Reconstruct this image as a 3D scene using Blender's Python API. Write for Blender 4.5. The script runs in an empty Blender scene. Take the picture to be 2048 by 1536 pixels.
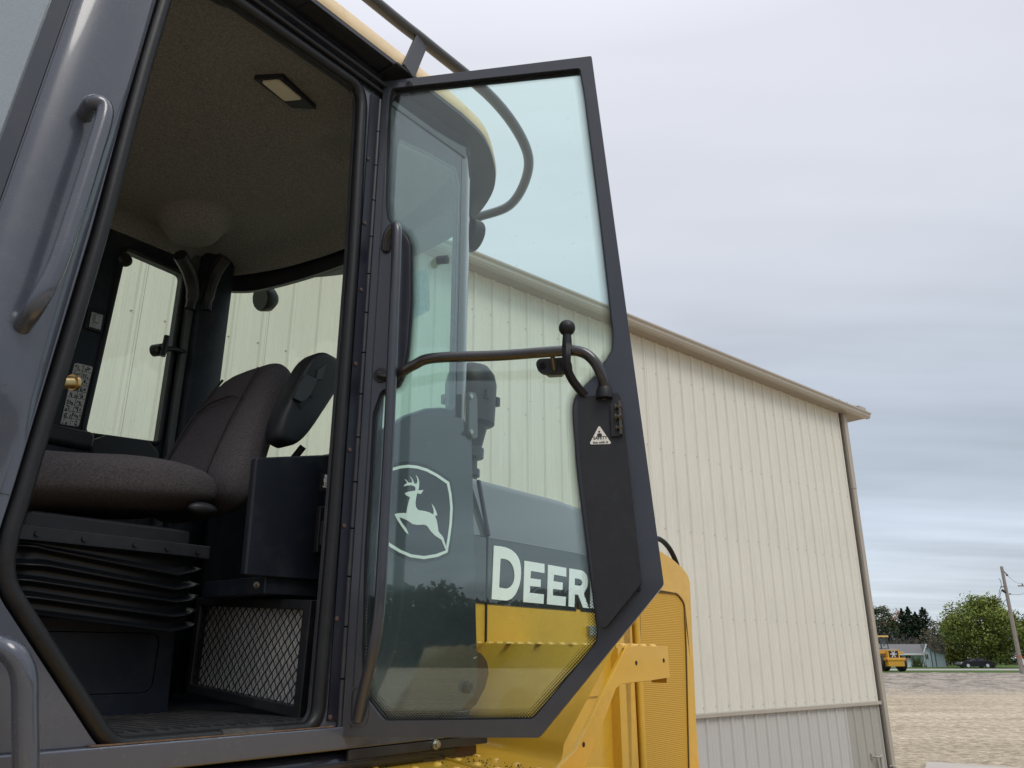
import bpy, bmesh, math, random
from mathutils import Vector, Matrix
from mathutils.geometry import tessellate_polygon
random.seed(7)
S = bpy.context.scene
COL = S.collection
rad = math.radians

# ------------------------------------------------------------------ camera, world, sun, exposure
CZ = 1.70
PITCH = rad(19.0)
cam_d = bpy.data.cameras.new("camera"); cam = bpy.data.objects.new("camera", cam_d); COL.objects.link(cam)
cam_d.sensor_width = 36; cam_d.lens = 28.0; cam_d.clip_start = 0.02; cam_d.clip_end = 3000
cam.location = (0, 0, CZ); cam.rotation_euler = (rad(90) + PITCH, 0, 0)
S.camera = cam

SUN_EL, SUN_AZ = rad(52), rad(150)          # high soft sun behind the cloud, behind and to the right of the camera
w = bpy.data.worlds.new("World"); S.world = w; w.use_nodes = True
nt = w.node_tree; N = nt.nodes; N.clear(); LK = nt.links
def nd(tree, typ, **k):
    n = tree.nodes.new(typ)
    for a, v in k.items():
        if a in n.inputs.keys(): n.inputs[a].default_value = v
        else: setattr(n, a, v)
    return n
wo = N.new('ShaderNodeOutputWorld')
sky = nd(nt, 'ShaderNodeTexSky', sky_type='NISHITA', sun_disc=False, sun_elevation=SUN_EL, sun_rotation=SUN_AZ)
bg1 = N.new('ShaderNodeBackground'); bg1.inputs[1].default_value = 0.06
LK.new(sky.outputs[0], bg1.inputs[0])
tc = N.new('ShaderNodeTexCoord'); sp = N.new('ShaderNodeSeparateXYZ'); LK.new(tc.outputs['Generated'], sp.inputs[0])
def mth(tree, op, a, b=None, clamp=False):
    m = tree.nodes.new('ShaderNodeMath'); m.operation = op; m.use_clamp = clamp
    for i, v in enumerate((a, b)):
        if v is None: continue
        if isinstance(v, (int, float)): m.inputs[i].default_value = v
        else: tree.links.new(v, m.inputs[i])
    return m.outputs[0]
zc = mth(nt, 'ADD', mth(nt, 'MAXIMUM', sp.outputs[2], 0.0), 0.09)
cx = mth(nt, 'DIVIDE', sp.outputs[0], zc); cy = mth(nt, 'DIVIDE', sp.outputs[1], zc)
cb = N.new('ShaderNodeCombineXYZ'); LK.new(cx, cb.inputs[0]); LK.new(cy, cb.inputs[1])
n1 = nd(nt, 'ShaderNodeTexNoise', Scale=0.75, Detail=5.0, Roughness=0.5); LK.new(cb.outputs[0], n1.inputs['Vector'])
n2 = nd(nt, 'ShaderNodeTexNoise', Scale=1.4, Detail=4.0, Roughness=0.55)
mp = nd(nt, 'ShaderNodeMapping'); mp.inputs['Scale'].default_value = (0.22, 1.0, 1.0); mp.inputs['Rotation'].default_value = (0, 0, rad(8))
mp.inputs['Location'].default_value = (0.4, 1.9, 0)
LK.new(cb.outputs[0], mp.inputs[0]); LK.new(mp.outputs[0], n2.inputs['Vector'])
ad = mth(nt, 'ADD', mth(nt, 'MULTIPLY', n1.outputs[0], 0.35), mth(nt, 'MULTIPLY', n2.outputs[0], 0.65))
# thicker, greyer cloud low down, thinner and brighter towards the zenith; streaks come from the cloud layer itself
el = sp.outputs[2]
re_ = N.new('ShaderNodeValToRGB'); LK.new(el, re_.inputs[0])
e = re_.color_ramp.elements
e[0].position = 0.0; e[0].color = (0.66, 0.72, 0.78, 1)
e[1].position = 1.0; e[1].color = (0.82, 0.84, 0.92, 1)
for p_, c_ in ((0.07, (0.62, 0.69, 0.77)), (0.145, (0.56, 0.63, 0.73)), (0.20, (0.46, 0.52, 0.60)), (0.25, (0.50, 0.56, 0.65)), (0.365, (0.60, 0.65, 0.735)), (0.48, (0.70, 0.73, 0.805)), (0.667, (0.80, 0.82, 0.895))):
    q = e.new(p_); q.color = (*c_, 1)
lowf = mth(nt, 'SUBTRACT', 1.0, mth(nt, 'MULTIPLY', el, 1.3), True)
amp = mth(nt, 'ADD', mth(nt, 'MULTIPLY', lowf, 1.3), 0.35)
fac = mth(nt, 'ADD', mth(nt, 'MULTIPLY', mth(nt, 'SUBTRACT', ad, 0.5), amp), 1.0)
zen = mth(nt, 'MULTIPLY', mth(nt, 'SUBTRACT', el, 0.66, True), 2.6)
fac = mth(nt, 'MULTIPLY', fac, mth(nt, 'ADD', zen, 1.0))
bg2 = N.new('ShaderNodeBackground'); LK.new(re_.outputs[0], bg2.inputs[0])
LK.new(mth(nt, 'MULTIPLY', fac, 1.08), bg2.inputs[1])
ms = N.new('ShaderNodeMixShader'); ms.inputs[0].default_value = 0.9
LK.new(bg1.outputs[0], ms.inputs[1]); LK.new(bg2.outputs[0], ms.inputs[2]); LK.new(ms.outputs[0], wo.inputs[0])

sd = bpy.data.lights.new("sun", 'SUN'); sun = bpy.data.objects.new("sun", sd); COL.objects.link(sun)
sd.energy = 1.3; sd.angle = rad(25); sd.color = (1.0, 0.96, 0.9)
sv = Vector((math.sin(SUN_AZ) * math.cos(SUN_EL), math.cos(SUN_AZ) * math.cos(SUN_EL), math.sin(SUN_EL)))
sun.rotation_euler = sv.to_track_quat('Z', 'Y').to_euler()
S.view_settings.view_transform = 'Standard'; S.view_settings.look = 'None'
S.view_settings.exposure = 0.0; S.view_settings.gamma = 1.0; S.view_settings.use_curve_mapping = False
try:
    S.cycles.max_bounces = 10; S.cycles.transparent_max_bounces = 16; S.cycles.glossy_bounces = 5
except Exception: pass

# ------------------------------------------------------------------ measuring: a sight line met with a real plane of the place
FP = 1593.0
def ray(u, v):
    x = (u - 1024) / FP; y = (768 - v) / FP
    return Vector((x, math.cos(PITCH) - y * math.sin(PITCH), math.sin(PITCH) + y * math.cos(PITCH)))
class Frame:
    def __init__(s, ox, oy, ang):
        s.o = Vector((ox, oy, 0)); s.ang = ang
        s.X = Vector((math.cos(ang), math.sin(ang), 0)); s.Y = Vector((-math.sin(ang), math.cos(ang), 0))
        c = Vector((0, 0, CZ)) - s.o; s.c = Vector((c.dot(s.X), c.dot(s.Y), c.z))
    def p(s, u, v, x=None, y=None, z=None):
        d = ray(u, v); d = Vector((d.dot(s.X), d.dot(s.Y), d.z))
        t = (x - s.c.x) / d.x if x is not None else (y - s.c.y) / d.y if y is not None else (z - s.c.z) / d.z
        return s.c + d * t
VX, VY = -0.41, 2.07
AZ = rad(90 - 37.8)
LF = Frame(VX, VY, AZ)                                # loader: x to its rear, y inwards, z up
DANG = rad(-62.6)
DF = Frame(VX, VY, AZ + DANG)                         # open door: x from hinge to free edge
BC = (5.005, 11.70)
BF = Frame(BC[0], BC[1], math.atan2(-0.66, -0.751))   # metal building: x along the wall from its far corner, y out of the wall
def sxz(f, pts, y):                                   # outline points (x, z) on plane y
    r = []
    for u, v in pts:
        q = f.p(u, v, y=y); r.append((q.x, q.z))
    return r

# ------------------------------------------------------------------ materials
MATS = {}
def mat(name, col, rough=0.5, metal=0.0, coat=0.0, var=0.0, vscale=8.0, bump=0.0, bscale=60.0, col2=None, spec=0.5, dirt=None, dscale=3.0, damt=0.5, stretch=None, coords='Object', bdist=0.01):
    if name in MATS: return MATS[name]
    m = bpy.data.materials.new(name); m.use_nodes = True; t = m.node_tree
    b = t.nodes['Principled BSDF']
    b.inputs['Base Color'].default_value = (*col, 1); b.inputs['Roughness'].default_value = rough
    b.inputs['Metallic'].default_value = metal; b.inputs['Coat Weight'].default_value = coat; b.inputs['Coat Roughness'].default_value = 0.06
    b.inputs['Specular IOR Level'].default_value = spec
    c = t.nodes.new('ShaderNodeTexCoord'); vec = c.outputs[coords]
    if stretch:
        mpn = t.nodes.new('ShaderNodeMapping'); mpn.inputs['Scale'].default_value = stretch; t.links.new(vec, mpn.inputs[0]); vec = mpn.outputs[0]
    cur = None
    if var or col2:
        n = nd(t, 'ShaderNodeTexNoise', Scale=vscale, Detail=6.0, Roughness=0.6); t.links.new(vec, n.inputs['Vector'])
        r = t.nodes.new('ShaderNodeValToRGB'); t.links.new(n.outputs[0], r.inputs[0])
        c2 = col2 if col2 else tuple(x * (1 + var) for x in col); c1 = col if col2 else tuple(x * (1 - var) for x in col)
        r.color_ramp.elements[0].position = 0.33; r.color_ramp.elements[0].color = (*c1, 1)
        r.color_ramp.elements[1].position = 0.67; r.color_ramp.elements[1].color = (*c2, 1)
        cur = r.outputs[0]
    if dirt:
        n = nd(t, 'ShaderNodeTexNoise', Scale=dscale, Detail=9.0, Roughness=0.75); t.links.new(vec, n.inputs['Vector'])
        r = t.nodes.new('ShaderNodeValToRGB'); t.links.new(n.outputs[0], r.inputs[0])
        r.color_ramp.elements[0].position = 0.5; r.color_ramp.elements[0].color = (0, 0, 0, 1)
        r.color_ramp.elements[1].position = 0.72; r.color_ramp.elements[1].color = (damt, damt, damt, 1)
        x = nd(t, 'ShaderNodeMix', data_type='RGBA'); t.links.new(r.outputs[0], x.inputs[0])
        if cur: t.links.new(cur, x.inputs[6])
        else: x.inputs[6].default_value = (*col, 1)
        x.inputs[7].default_value = (*dirt, 1); cur = x.outputs[2]
        rr = mth(t, 'ADD', mth(t, 'MULTIPLY', r.outputs[0], 0.35), rough, True); t.links.new(rr, b.inputs['Roughness'])
    if cur: t.links.new(cur, b.inputs['Base Color'])
    if bump:
        n = nd(t, 'ShaderNodeTexNoise', Scale=bscale, Detail=4.0, Roughness=0.6); t.links.new(vec, n.inputs['Vector'])
        bp = t.nodes.new('ShaderNodeBump'); bp.inputs['Strength'].default_value = bump; bp.inputs['Distance'].default_value = bdist
        t.links.new(n.outputs[0], bp.inputs['Height']); t.links.new(bp.outputs[0], b.inputs['Normal'])
    MATS[name] = m; return m
def glass(name, tint, refl=1.0, rough=0.0, smudge=0.0, base=0.0):
    m = bpy.data.materials.new(name); m.use_nodes = True; t = m.node_tree; t.nodes.clear()
    o = t.nodes.new('ShaderNodeOutputMaterial'); tr = t.nodes.new('ShaderNodeBsdfTransparent'); tr.inputs[0].default_value = (*tint, 1)
    gl = t.nodes.new('ShaderNodeBsdfGlossy'); gl.inputs['Roughness'].default_value = rough; gl.inputs[0].default_value = (1, 1, 1, 1)
    ge = t.nodes.new('ShaderNodeNewGeometry'); dt = t.nodes.new('ShaderNodeVectorMath'); dt.operation = 'DOT_PRODUCT'
    t.links.new(ge.outputs['Normal'], dt.inputs[0]); t.links.new(ge.outputs['Incoming'], dt.inputs[1])
    cc = mth(t, 'ABSOLUTE', dt.outputs['Value']); fz = mth(t, 'POWER', mth(t, 'SUBTRACT', 1.0, cc, True), 5.0)
    fr = mth(t, 'ADD', mth(t, 'MULTIPLY', fz, 0.9), 0.04)
    f = mth(t, 'ADD', mth(t, 'MULTIPLY', fr, refl), base, True)
    mxs = t.nodes.new('ShaderNodeMixShader'); t.links.new(f, mxs.inputs[0]); t.links.new(tr.outputs[0], mxs.inputs[1]); t.links.new(gl.outputs[0], mxs.inputs[2])
    out = mxs.outputs[0]
    if smudge:
        df = t.nodes.new('ShaderNodeBsdfDiffuse'); df.inputs[0].default_value = (0.6, 0.62, 0.6, 1)
        c = t.nodes.new('ShaderNodeTexCoord'); n = nd(t, 'ShaderNodeTexNoise', Scale=2.6, Detail=10.0, Roughness=0.75); t.links.new(c.outputs['Object'], n.inputs['Vector'])
        n3 = nd(t, 'ShaderNodeTexNoise', Scale=75.0, Detail=2.0, Roughness=0.5); t.links.new(c.outputs['Object'], n3.inputs['Vector'])
        sp1 = mth(t, 'MULTIPLY', mth(t, 'SUBTRACT', n3.outputs[0], 0.72, True), 3.0, True)
        fac = mth(t, 'ADD', mth(t, 'MULTIPLY', mth(t, 'SUBTRACT', n.outputs[0], 0.35, True), smudge), sp1, True)
        m2 = t.nodes.new('ShaderNodeMixShader'); t.links.new(fac, m2.inputs[0]); t.links.new(out, m2.inputs[1]); t.links.new(df.outputs[0], m2.inputs[2]); out = m2.outputs[0]
    t.links.new(out, o.inputs[0]); MATS[name] = m; return m
GRAPHSHADE = mat("graphite_paint_shaded", (0.030, 0.034, 0.047), 0.30, coat=0.35, var=0.06, vscale=3, bump=0.03, bscale=260, dirt=(0.10, 0.09, 0.085), dscale=6, damt=0.15)  # same graphite darkened: shade from the door's facing is put into the colour
GRAPH = mat("graphite_paint", (0.058, 0.066, 0.090), 0.26, coat=0.7, var=0.06, vscale=3, bump=0.03, bscale=260, dirt=(0.15, 0.145, 0.14), dscale=11, damt=0.13)
GRAPHD = mat("graphite_paint_worn", (0.020, 0.022, 0.030), 0.42, coat=0.1, var=0.15, vscale=9, bump=0.05, bscale=200, dirt=(0.10, 0.09, 0.075), dscale=7, damt=0.35)
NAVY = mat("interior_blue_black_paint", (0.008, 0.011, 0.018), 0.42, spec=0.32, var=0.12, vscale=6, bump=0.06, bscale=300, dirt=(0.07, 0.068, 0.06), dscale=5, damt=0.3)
RUBBER = mat("black_rubber", (0.0085, 0.009, 0.011), 0.45, spec=0.35, var=0.2, vscale=30, bump=0.08, bscale=150)
BLACKPL = mat("black_plastic", (0.013, 0.014, 0.018), 0.50, spec=0.4, var=0.1, vscale=20, bump=0.25, bscale=420, bdist=0.002, dirt=(0.08, 0.08, 0.08), dscale=30, damt=0.12)
BLACKGL = mat("gloss_black_paint", (0.016, 0.019, 0.024), 0.07, coat=0.6)
PANELG = mat("rear_quarter_panel_paint", (0.045, 0.052, 0.062), 0.06, coat=0.8)
YEL = mat("construction_yellow_paint", (0.71, 0.405, 0.038), 0.30, coat=0.35, var=0.05, vscale=3, bump=0.04, bscale=120, dirt=(0.30, 0.17, 0.03), dscale=8, damt=0.25)
YELPALE = mat("sun_faded_yellow_roof", (0.74, 0.57, 0.34), 0.5, var=0.08, vscale=7, dirt=(0.42, 0.29, 0.12), dscale=10, damt=0.4)
STEEL = mat("bare_zinc_steel", (0.45, 0.45, 0.43), 0.35, metal=0.9, var=0.2, vscale=60)
BRASS = mat("brass_fitting_metal", (0.50, 0.36, 0.18), 0.3, metal=0.9, var=0.3, vscale=60)
RUST = mat("rusty_screw", (0.06, 0.042, 0.034), 0.7, var=0.3, vscale=200)
WHITE = mat("white_vinyl", (0.90, 0.92, 0.91), 0.35)
PRINT = mat("black_print", (0.02, 0.02, 0.02), 0.5)
FELT = mat("headliner_felt", (0.115, 0.115, 0.112), 0.95, col2=(0.245, 0.243, 0.235), vscale=190, bump=0.6, bscale=380, spec=0.1, bdist=0.003)
FABRIC = mat("seat_fabric", (0.050, 0.044, 0.049), 0.9, col2=(0.105, 0.095, 0.100), vscale=230, bump=0.7, bscale=300, spec=0.15, bdist=0.003)
LENS = mat("dome_light_lens", (0.55, 0.53, 0.42), 0.4)
DOORGL = glass("door_glass_green_tint", (0.893, 0.984, 0.955), refl=1.25, smudge=0.06, base=0.0)
WINGL = glass("window_glass_green_tint", (0.925, 0.985, 0.94), refl=1.0, smudge=0.02)
QGL = glass("quarter_glass_tint", (0.80, 0.90, 0.90), refl=2.0, smudge=0.03, base=0.03)

# ------------------------------------------------------------------ mesh helpers
def tag(o, label=None, cat=None, group=None, kind=None):
    if label: o["label"] = label
    if cat: o["category"] = cat
    if group: o["group"] = group
    if kind: o["kind"] = kind
    return o
def empty(name, loc=(0, 0, 0), rz=0.0, parent=None):
    o = bpy.data.objects.new(name, None); o.empty_display_size = 0.2; COL.objects.link(o)
    o.location = loc; o.rotation_euler = (0, 0, rz)
    if parent: o.parent = parent
    return o
def rounded(path, r, n=6, closed=False):
    P = [Vector(p) for p in path]; out = []; L = len(P)
    for i in range(L):
        if not closed and (i == 0 or i == L - 1): out.append(P[i]); continue
        a, b, c = P[i - 1], P[i], P[(i + 1) % L]
        d1 = (a - b); d2 = (c - b); rr = min(r, d1.length * 0.48, d2.length * 0.48)
        p1 = b + d1.normalized() * rr; p2 = b + d2.normalized() * rr
        for k in range(n + 1):
            t = k / n; out.append(p1 * (1 - t) ** 2 + b * 2 * t * (1 - t) + p2 * t * t)
    return out
def smoothpath(pts, n=6):
    P = [Vector(p) for p in pts]; out = []
    for i in range(len(P) - 1):
        p0 = P[max(i - 1, 0)]; p1 = P[i]; p2 = P[i + 1]; p3 = P[min(i + 2, len(P) - 1)]
        for k in range(n):
            t = k / n
            out.append(0.5 * ((2 * p1) + (-p0 + p2) * t + (2 * p0 - 5 * p1 + 4 * p2 - p3) * t * t + (-p0 + 3 * p1 - 3 * p2 + p3) * t ** 3))
    out.append(P[-1]); return out
def round2(pts, r, n=5):
    return [(p.x, p.y) for p in rounded([(a, b, 0) for a, b in pts], r, n, True)]
def offset2(pts, d):
    """offset a closed 2-D loop; positive d = outwards"""
    n = len(pts); area = sum(pts[i][0] * pts[(i + 1) % n][1] - pts[(i + 1) % n][0] * pts[i][1] for i in range(n))
    s = 1 if area > 0 else -1; out = []
    for i in range(n):
        a, b, c = Vector(pts[i - 1]), Vector(pts[i]), Vector(pts[(i + 1) % n])
        e1 = (b - a); e2 = (c - b)
        if e1.length < 1e-7 or e2.length < 1e-7: out.append((b.x, b.y)); continue
        e1.normalize(); e2.normalize()
        n1 = Vector((e1.y, -e1.x)) * s; n2 = Vector((e2.y, -e2.x)) * s
        m = n1 + n2
        if m.length < 1e-5: m = n1
        m.normalize(); k = d / max(0.45, m.dot(n1)); q = b + m * k; out.append((q.x, q.y))
    return out
class MB:
    def __init__(s): s.v = []; s.f = []; s.uv = None
    def add(s, vs, fs):
        o = len(s.v); s.v += [tuple(x) for x in vs]; s.f += [tuple(i + o for i in f) for f in fs]; return s
    def box(s, x0, x1, y0, y1, z0, z1):
        v = [(x, y, z) for x in (x0, x1) for y in (y0, y1) for z in (z0, z1)]
        return s.add(v, [(0, 1, 3, 2), (4, 6, 7, 5), (0, 4, 5, 1), (2, 3, 7, 6), (0, 2, 6, 4), (1, 5, 7, 3)])
    def obox(s, c, ax, ay, az, hx, hy, hz):
        c = Vector(c); v = [c + Vector(ax) * (hx * i) + Vector(ay) * (hy * j) + Vector(az) * (hz * k) for i in (-1, 1) for j in (-1, 1) for k in (-1, 1)]
        return s.add(v, [(0, 1, 3, 2), (4, 6, 7, 5), (0, 4, 5, 1), (2, 3, 7, 6), (0, 2, 6, 4), (1, 5, 7, 3)])
    def tube(s, path, r, seg=12, closed=False, caps=True, flat=1.0):
        P = [Vector(p) for p in path]; P = [p for i, p in enumerate(P) if i == 0 or (p - P[i - 1]).length > 1e-5]
        n = len(P); rs = r if isinstance(r, (list, tuple)) else [r] * n
        if len(rs) != n: rs = [rs[min(int(i * len(rs) / n), len(rs) - 1)] for i in range(n)]
        vs = []; prev = None
        for i in range(n):
            if closed: t = (P[(i + 1) % n] - P[i - 1])
            else: t = (P[min(i + 1, n - 1)] - P[max(i - 1, 0)])
            t.normalize()
            if prev is None:
                u = t.cross(Vector((0, 0, 1)));
                if u.length < 0.1: u = t.cross(Vector((0, 1, 0)))
            else: u = prev - t * prev.dot(t)
            u.normalize(); prev = u.copy(); w_ = t.cross(u)
            for k in range(seg):
                a = 2 * math.pi * k / seg; vs.append(P[i] + (u * math.cos(a) + w_ * math.sin(a) * flat) * rs[i])
        fs = []; m = n if closed else n - 1
        for i in range(m):
            for k in range(seg):
                a = i * seg + k; b = i * seg + (k + 1) % seg; c = ((i + 1) % n) * seg + (k + 1) % seg; d = ((i + 1) % n) * seg + k
                fs.append((a, b, c, d))
        if caps and not closed: fs += [tuple(range(seg))[::-1], tuple(range((n - 1) * seg, n * seg))]
        return s.add(vs, fs)
    def lathe(s, c, axis, prof, seg=16):
        """prof: list of (radius, height along axis)"""
        c = Vector(c); ax = Vector(axis).normalized(); u = ax.cross(Vector((0.3, 0.1, 1)));
        if u.length < 0.1: u = ax.cross(Vector((1, 0, 0)))
        u.normalize(); w_ = ax.cross(u); vs = []; fs = []
        for r, h in prof:
            for k in range(seg):
                a = 2 * math.pi * k / seg; vs.append(c + ax * h + (u * math.cos(a) + w_ * math.sin(a)) * max(r, 1e-4))
        for i in range(len(prof) - 1):
            for k in range(seg):
                fs.append((i * seg + k, i * seg + (k + 1) % seg, (i + 1) * seg + (k + 1) % seg, (i + 1) * seg + k))
        fs += [tuple(range(seg))[::-1], tuple(range((len(prof) - 1) * seg, len(prof) * seg))]
        return s.add(vs, fs)
    def ball(s, c, r, seg=18, rings=10, sc=(1, 1, 1)):
        c = Vector(c); vs = []; fs = []
        for i in range(rings + 1):
            th = math.pi * i / rings
            for k in range(seg):
                a = 2 * math.pi * k / seg
                vs.append(c + Vector((r * sc[0] * math.sin(th) * math.cos(a), r * sc[1] * math.sin(th) * math.sin(a), r * sc[2] * math.cos(th))))
        for i in range(rings):
            for k in range(seg): fs.append((i * seg + k, i * seg + (k + 1) % seg, (i + 1) * seg + (k + 1) % seg, (i + 1) * seg + k))
        return s.add(vs, fs)
    def plate(s, loops, f0, f1=None):
        """loops: outer + holes as 2-D points; f0 / f1 map (p, q) to the front and back faces"""
        flat = [p for l in loops for p in l]
        tri = tessellate_polygon([[Vector((p[0], p[1], 0)) for p in l] for l in loops])
        n = len(flat); vs = [f0(*p) for p in flat]; fs = [tuple(t) for t in tri]
        if f1:
            vs += [f1(*p) for p in flat]; fs += [tuple(i + n for i in t)[::-1] for t in tri]
            o = 0
            for l in loops:
                L = len(l)
                for i in range(L):
                    a = o + i; b = o + (i + 1) % L; fs.append((a, b, b + n, a + n))
                o += L
        return s.add(vs, fs)
    def grid(s, fn, nu, nv):
        vs = [fn(i / nu, j / nv) for i in range(nu + 1) for j in range(nv + 1)]
        fs = [(i * (nv + 1) + j, (i + 1) * (nv + 1) + j, (i + 1) * (nv + 1) + j + 1, i * (nv + 1) + j + 1) for i in range(nu) for j in range(nv)]
        return s.add(vs, fs)
    def mesh(s, name):
        m = bpy.data.meshes.new(name); m.from_pydata(s.v, [], s.f); m.update()
        b = bmesh.new(); b.from_mesh(m); bmesh.ops.recalc_face_normals(b, faces=b.faces[:]); b.to_mesh(m); b.free(); return m
    def build(s, name, material, parent=None, smooth=False, bevel=0.0, seg=2, angle=35):
        m = s.mesh(name); m.materials.append(material); o = bpy.data.objects.new(name, m); COL.objects.link(o)
        if parent: o.parent = parent
        if smooth:
            for p in m.polygons: p.use_smooth = True
            try: m.set_sharp_from_angle(angle=rad(angle))
            except Exception: pass
        if bevel:
            d = o.modifiers.new("bevel", 'BEVEL'); d.width = bevel; d.segments = seg; d.limit_method = 'ANGLE'; d.angle_limit = rad(40)
            for p in m.polygons: p.use_smooth = True
            d.harden_normals = True
        return o
def text_mesh(name, txt, size, material, parent, origin, ux, uz, bold=0.0, align='LEFT'):
    cu = bpy.data.curves.new("t", 'FONT'); cu.body = txt; cu.size = size; cu.offset = bold; cu.align_x = align
    ob = bpy.data.objects.new("t", cu); COL.objects.link(ob)
    dg = bpy.context.evaluated_depsgraph_get(); me = bpy.data.meshes.new_from_object(ob.evaluated_get(dg)); bpy.data.objects.remove(ob)
    me.name = name; me.materials.clear(); me.materials.append(material)
    o = Vector(origin); ux = Vector(ux); uz = Vector(uz)
    for v in me.vertices: v.co = o + ux * v.co.x + uz * v.co.y
    r = bpy.data.objects.new(name, me); COL.objects.link(r); r.parent = parent; return r
def inst(o, name=None, parent=None, loc=None, rz=None, scale=None):
    c = o.copy(); COL.objects.link(c)
    if parent: c.parent = parent
    if loc is not None: c.location = loc
    if rz is not None: c.rotation_euler = (0, 0, rz)
    if scale is not None: c.scale = scale
    return c

# ================================================================== GROUND AND SETTING
GRAV = bpy.data.materials.new("gravel"); GRAV.use_nodes = True
def make_gravel():
    t = GRAV.node_tree; b = t.nodes['Principled BSDF']; b.inputs['Roughness'].default_value = 0.95; b.inputs['Specular IOR Level'].default_value = 0.15
    c = t.nodes.new('ShaderNodeTexCoord'); v = c.outputs['Object']
    n1 = nd(t, 'ShaderNodeTexNoise', Scale=5.0, Detail=10.0, Roughness=0.86); t.links.new(v, n1.inputs['Vector'])
    n2 = nd(t, 'ShaderNodeTexNoise', Scale=0.35, Detail=5.0, Roughness=0.6)
    mpn = t.nodes.new('ShaderNodeMapping'); mpn.inputs['Scale'].default_value = (0.25, 1.2, 1); t.links.new(v, mpn.inputs[0]); t.links.new(mpn.outputs[0], n2.inputs['Vector'])
    r1 = t.nodes.new('ShaderNodeValToRGB'); t.links.new(n1.outputs[0], r1.inputs[0])
    r1.color_ramp.elements[0].position = 0.38; r1.color_ramp.elements[0].color = (0.27, 0.215, 0.15, 1)
    r1.color_ramp.elements[1].position = 0.60; r1.color_ramp.elements[1].color = (0.90, 0.79, 0.62, 1)
    r2 = t.nodes.new('ShaderNodeValToRGB'); t.links.new(n2.outputs[0], r2.inputs[0])
    r2.color_ramp.elements[0].position = 0.36; r2.color_ramp.elements[0].color = (0.70, 0.68, 0.65, 1)
    r2.color_ramp.elements[1].position = 0.62; r2.color_ramp.elements[1].color = (1.0, 1.0, 0.98, 1)
    m = nd(t, 'ShaderNodeMix', data_type='RGBA', blend_type='MULTIPLY'); m.inputs[0].default_value = 1.0
    vo = nd(t, 'ShaderNodeTexVoronoi', Scale=7.0); t.links.new(v, vo.inputs['Vector']); rv = t.nodes.new('ShaderNodeValToRGB'); t.links.new(vo.outputs['Color'], rv.inputs[0])
    rv.color_ramp.elements[0].position = 0.15; rv.color_ramp.elements[0].color = (0.55, 0.53, 0.50, 1); rv.color_ramp.elements[1].position = 0.75; rv.color_ramp.elements[1].color = (1.12, 1.10, 1.06, 1)
    mv = nd(t, 'ShaderNodeMix', data_type='RGBA', blend_type='MULTIPLY'); mv.inputs[0].default_value = 0.5; t.links.new(r1.outputs[0], mv.inputs[6]); t.links.new(rv.outputs[0], mv.inputs[7])
    t.links.new(mv.outputs[2], m.inputs[6]); t.links.new(r2.outputs[0], m.inputs[7])
    # the heap at the back is greyer crushed stone
    s = t.nodes.new('ShaderNodeSeparateXYZ'); t.links.new(v, s.inputs[0])
    n3 = nd(t, 'ShaderNodeTexNoise', Scale=0.25, Detail=4.0); t.links.new(v, n3.inputs['Vector'])
    f = mth(t, 'MULTIPLY', mth(t, 'ADD', mth(t, 'SUBTRACT', s.outputs[1], 44.0), mth(t, 'MULTIPLY', n3.outputs[0], 10.0)), 0.12, True)
    g = nd(t, 'ShaderNodeMix', data_type='RGBA'); t.links.new(f, g.inputs[0]); t.links.new(m.outputs[2], g.inputs[6])
    r3 = t.nodes.new('ShaderNodeValToRGB'); t.links.new(n1.outputs[0], r3.inputs[0])
    r3.color_ramp.elements[0].position = 0.3; r3.color_ramp.elements[0].color = (0.17, 0.15, 0.13, 1)
    r3.color_ramp.elements[1].position = 0.7; r3.color_ramp.elements[1].color = (0.60, 0.55, 0.48, 1)
    n5 = nd(t, 'ShaderNodeTexNoise', Scale=1.3, Detail=7.0, Roughness=0.75); t.links.new(v, n5.inputs['Vector'])
    r5 = t.nodes.new('ShaderNodeValToRGB'); t.links.new(n5.outputs[0], r5.inputs[0]); r5.color_ramp.elements[0].position = 0.40; r5.color_ramp.elements[0].color = (0.50, 0.47, 0.46, 1); r5.color_ramp.elements[1].position = 0.58; r5.color_ramp.elements[1].color = (1.05, 1.02, 0.98, 1)
    m5 = nd(t, 'ShaderNodeMix', data_type='RGBA', blend_type='MULTIPLY'); m5.inputs[0].default_value = 1.0; t.links.new(r3.outputs[0], m5.inputs[6]); t.links.new(r5.outputs[0], m5.inputs[7]); t.links.new(m5.outputs[2], g.inputs[7]); t.links.new(g.outputs[2], b.inputs['Base Color'])
    wv = nd(t, 'ShaderNodeTexNoise', Scale=1.1, Detail=5.0); mp2 = t.nodes.new('ShaderNodeMapping'); mp2.inputs['Scale'].default_value = (0.10, 0.9, 1); mp2.inputs['Rotation'].default_value = (0, 0, rad(-14))
    t.links.new(v, mp2.inputs[0]); t.links.new(mp2.outputs[0], wv.inputs['Vector'])
    hh = mth(t, 'ADD', mth(t, 'MULTIPLY', wv.outputs[0], 0.7), n1.outputs[0])
    bp = t.nodes.new('ShaderNodeBump'); bp.inputs['Strength'].default_value = 1.0; bp.inputs['Distance'].default_value = 0.05
    t.links.new(hh, bp.inputs['Height']); t.links.new(bp.outputs[0], b.inputs['Normal'])
make_gravel()
from mathutils import noise as mn
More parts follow.
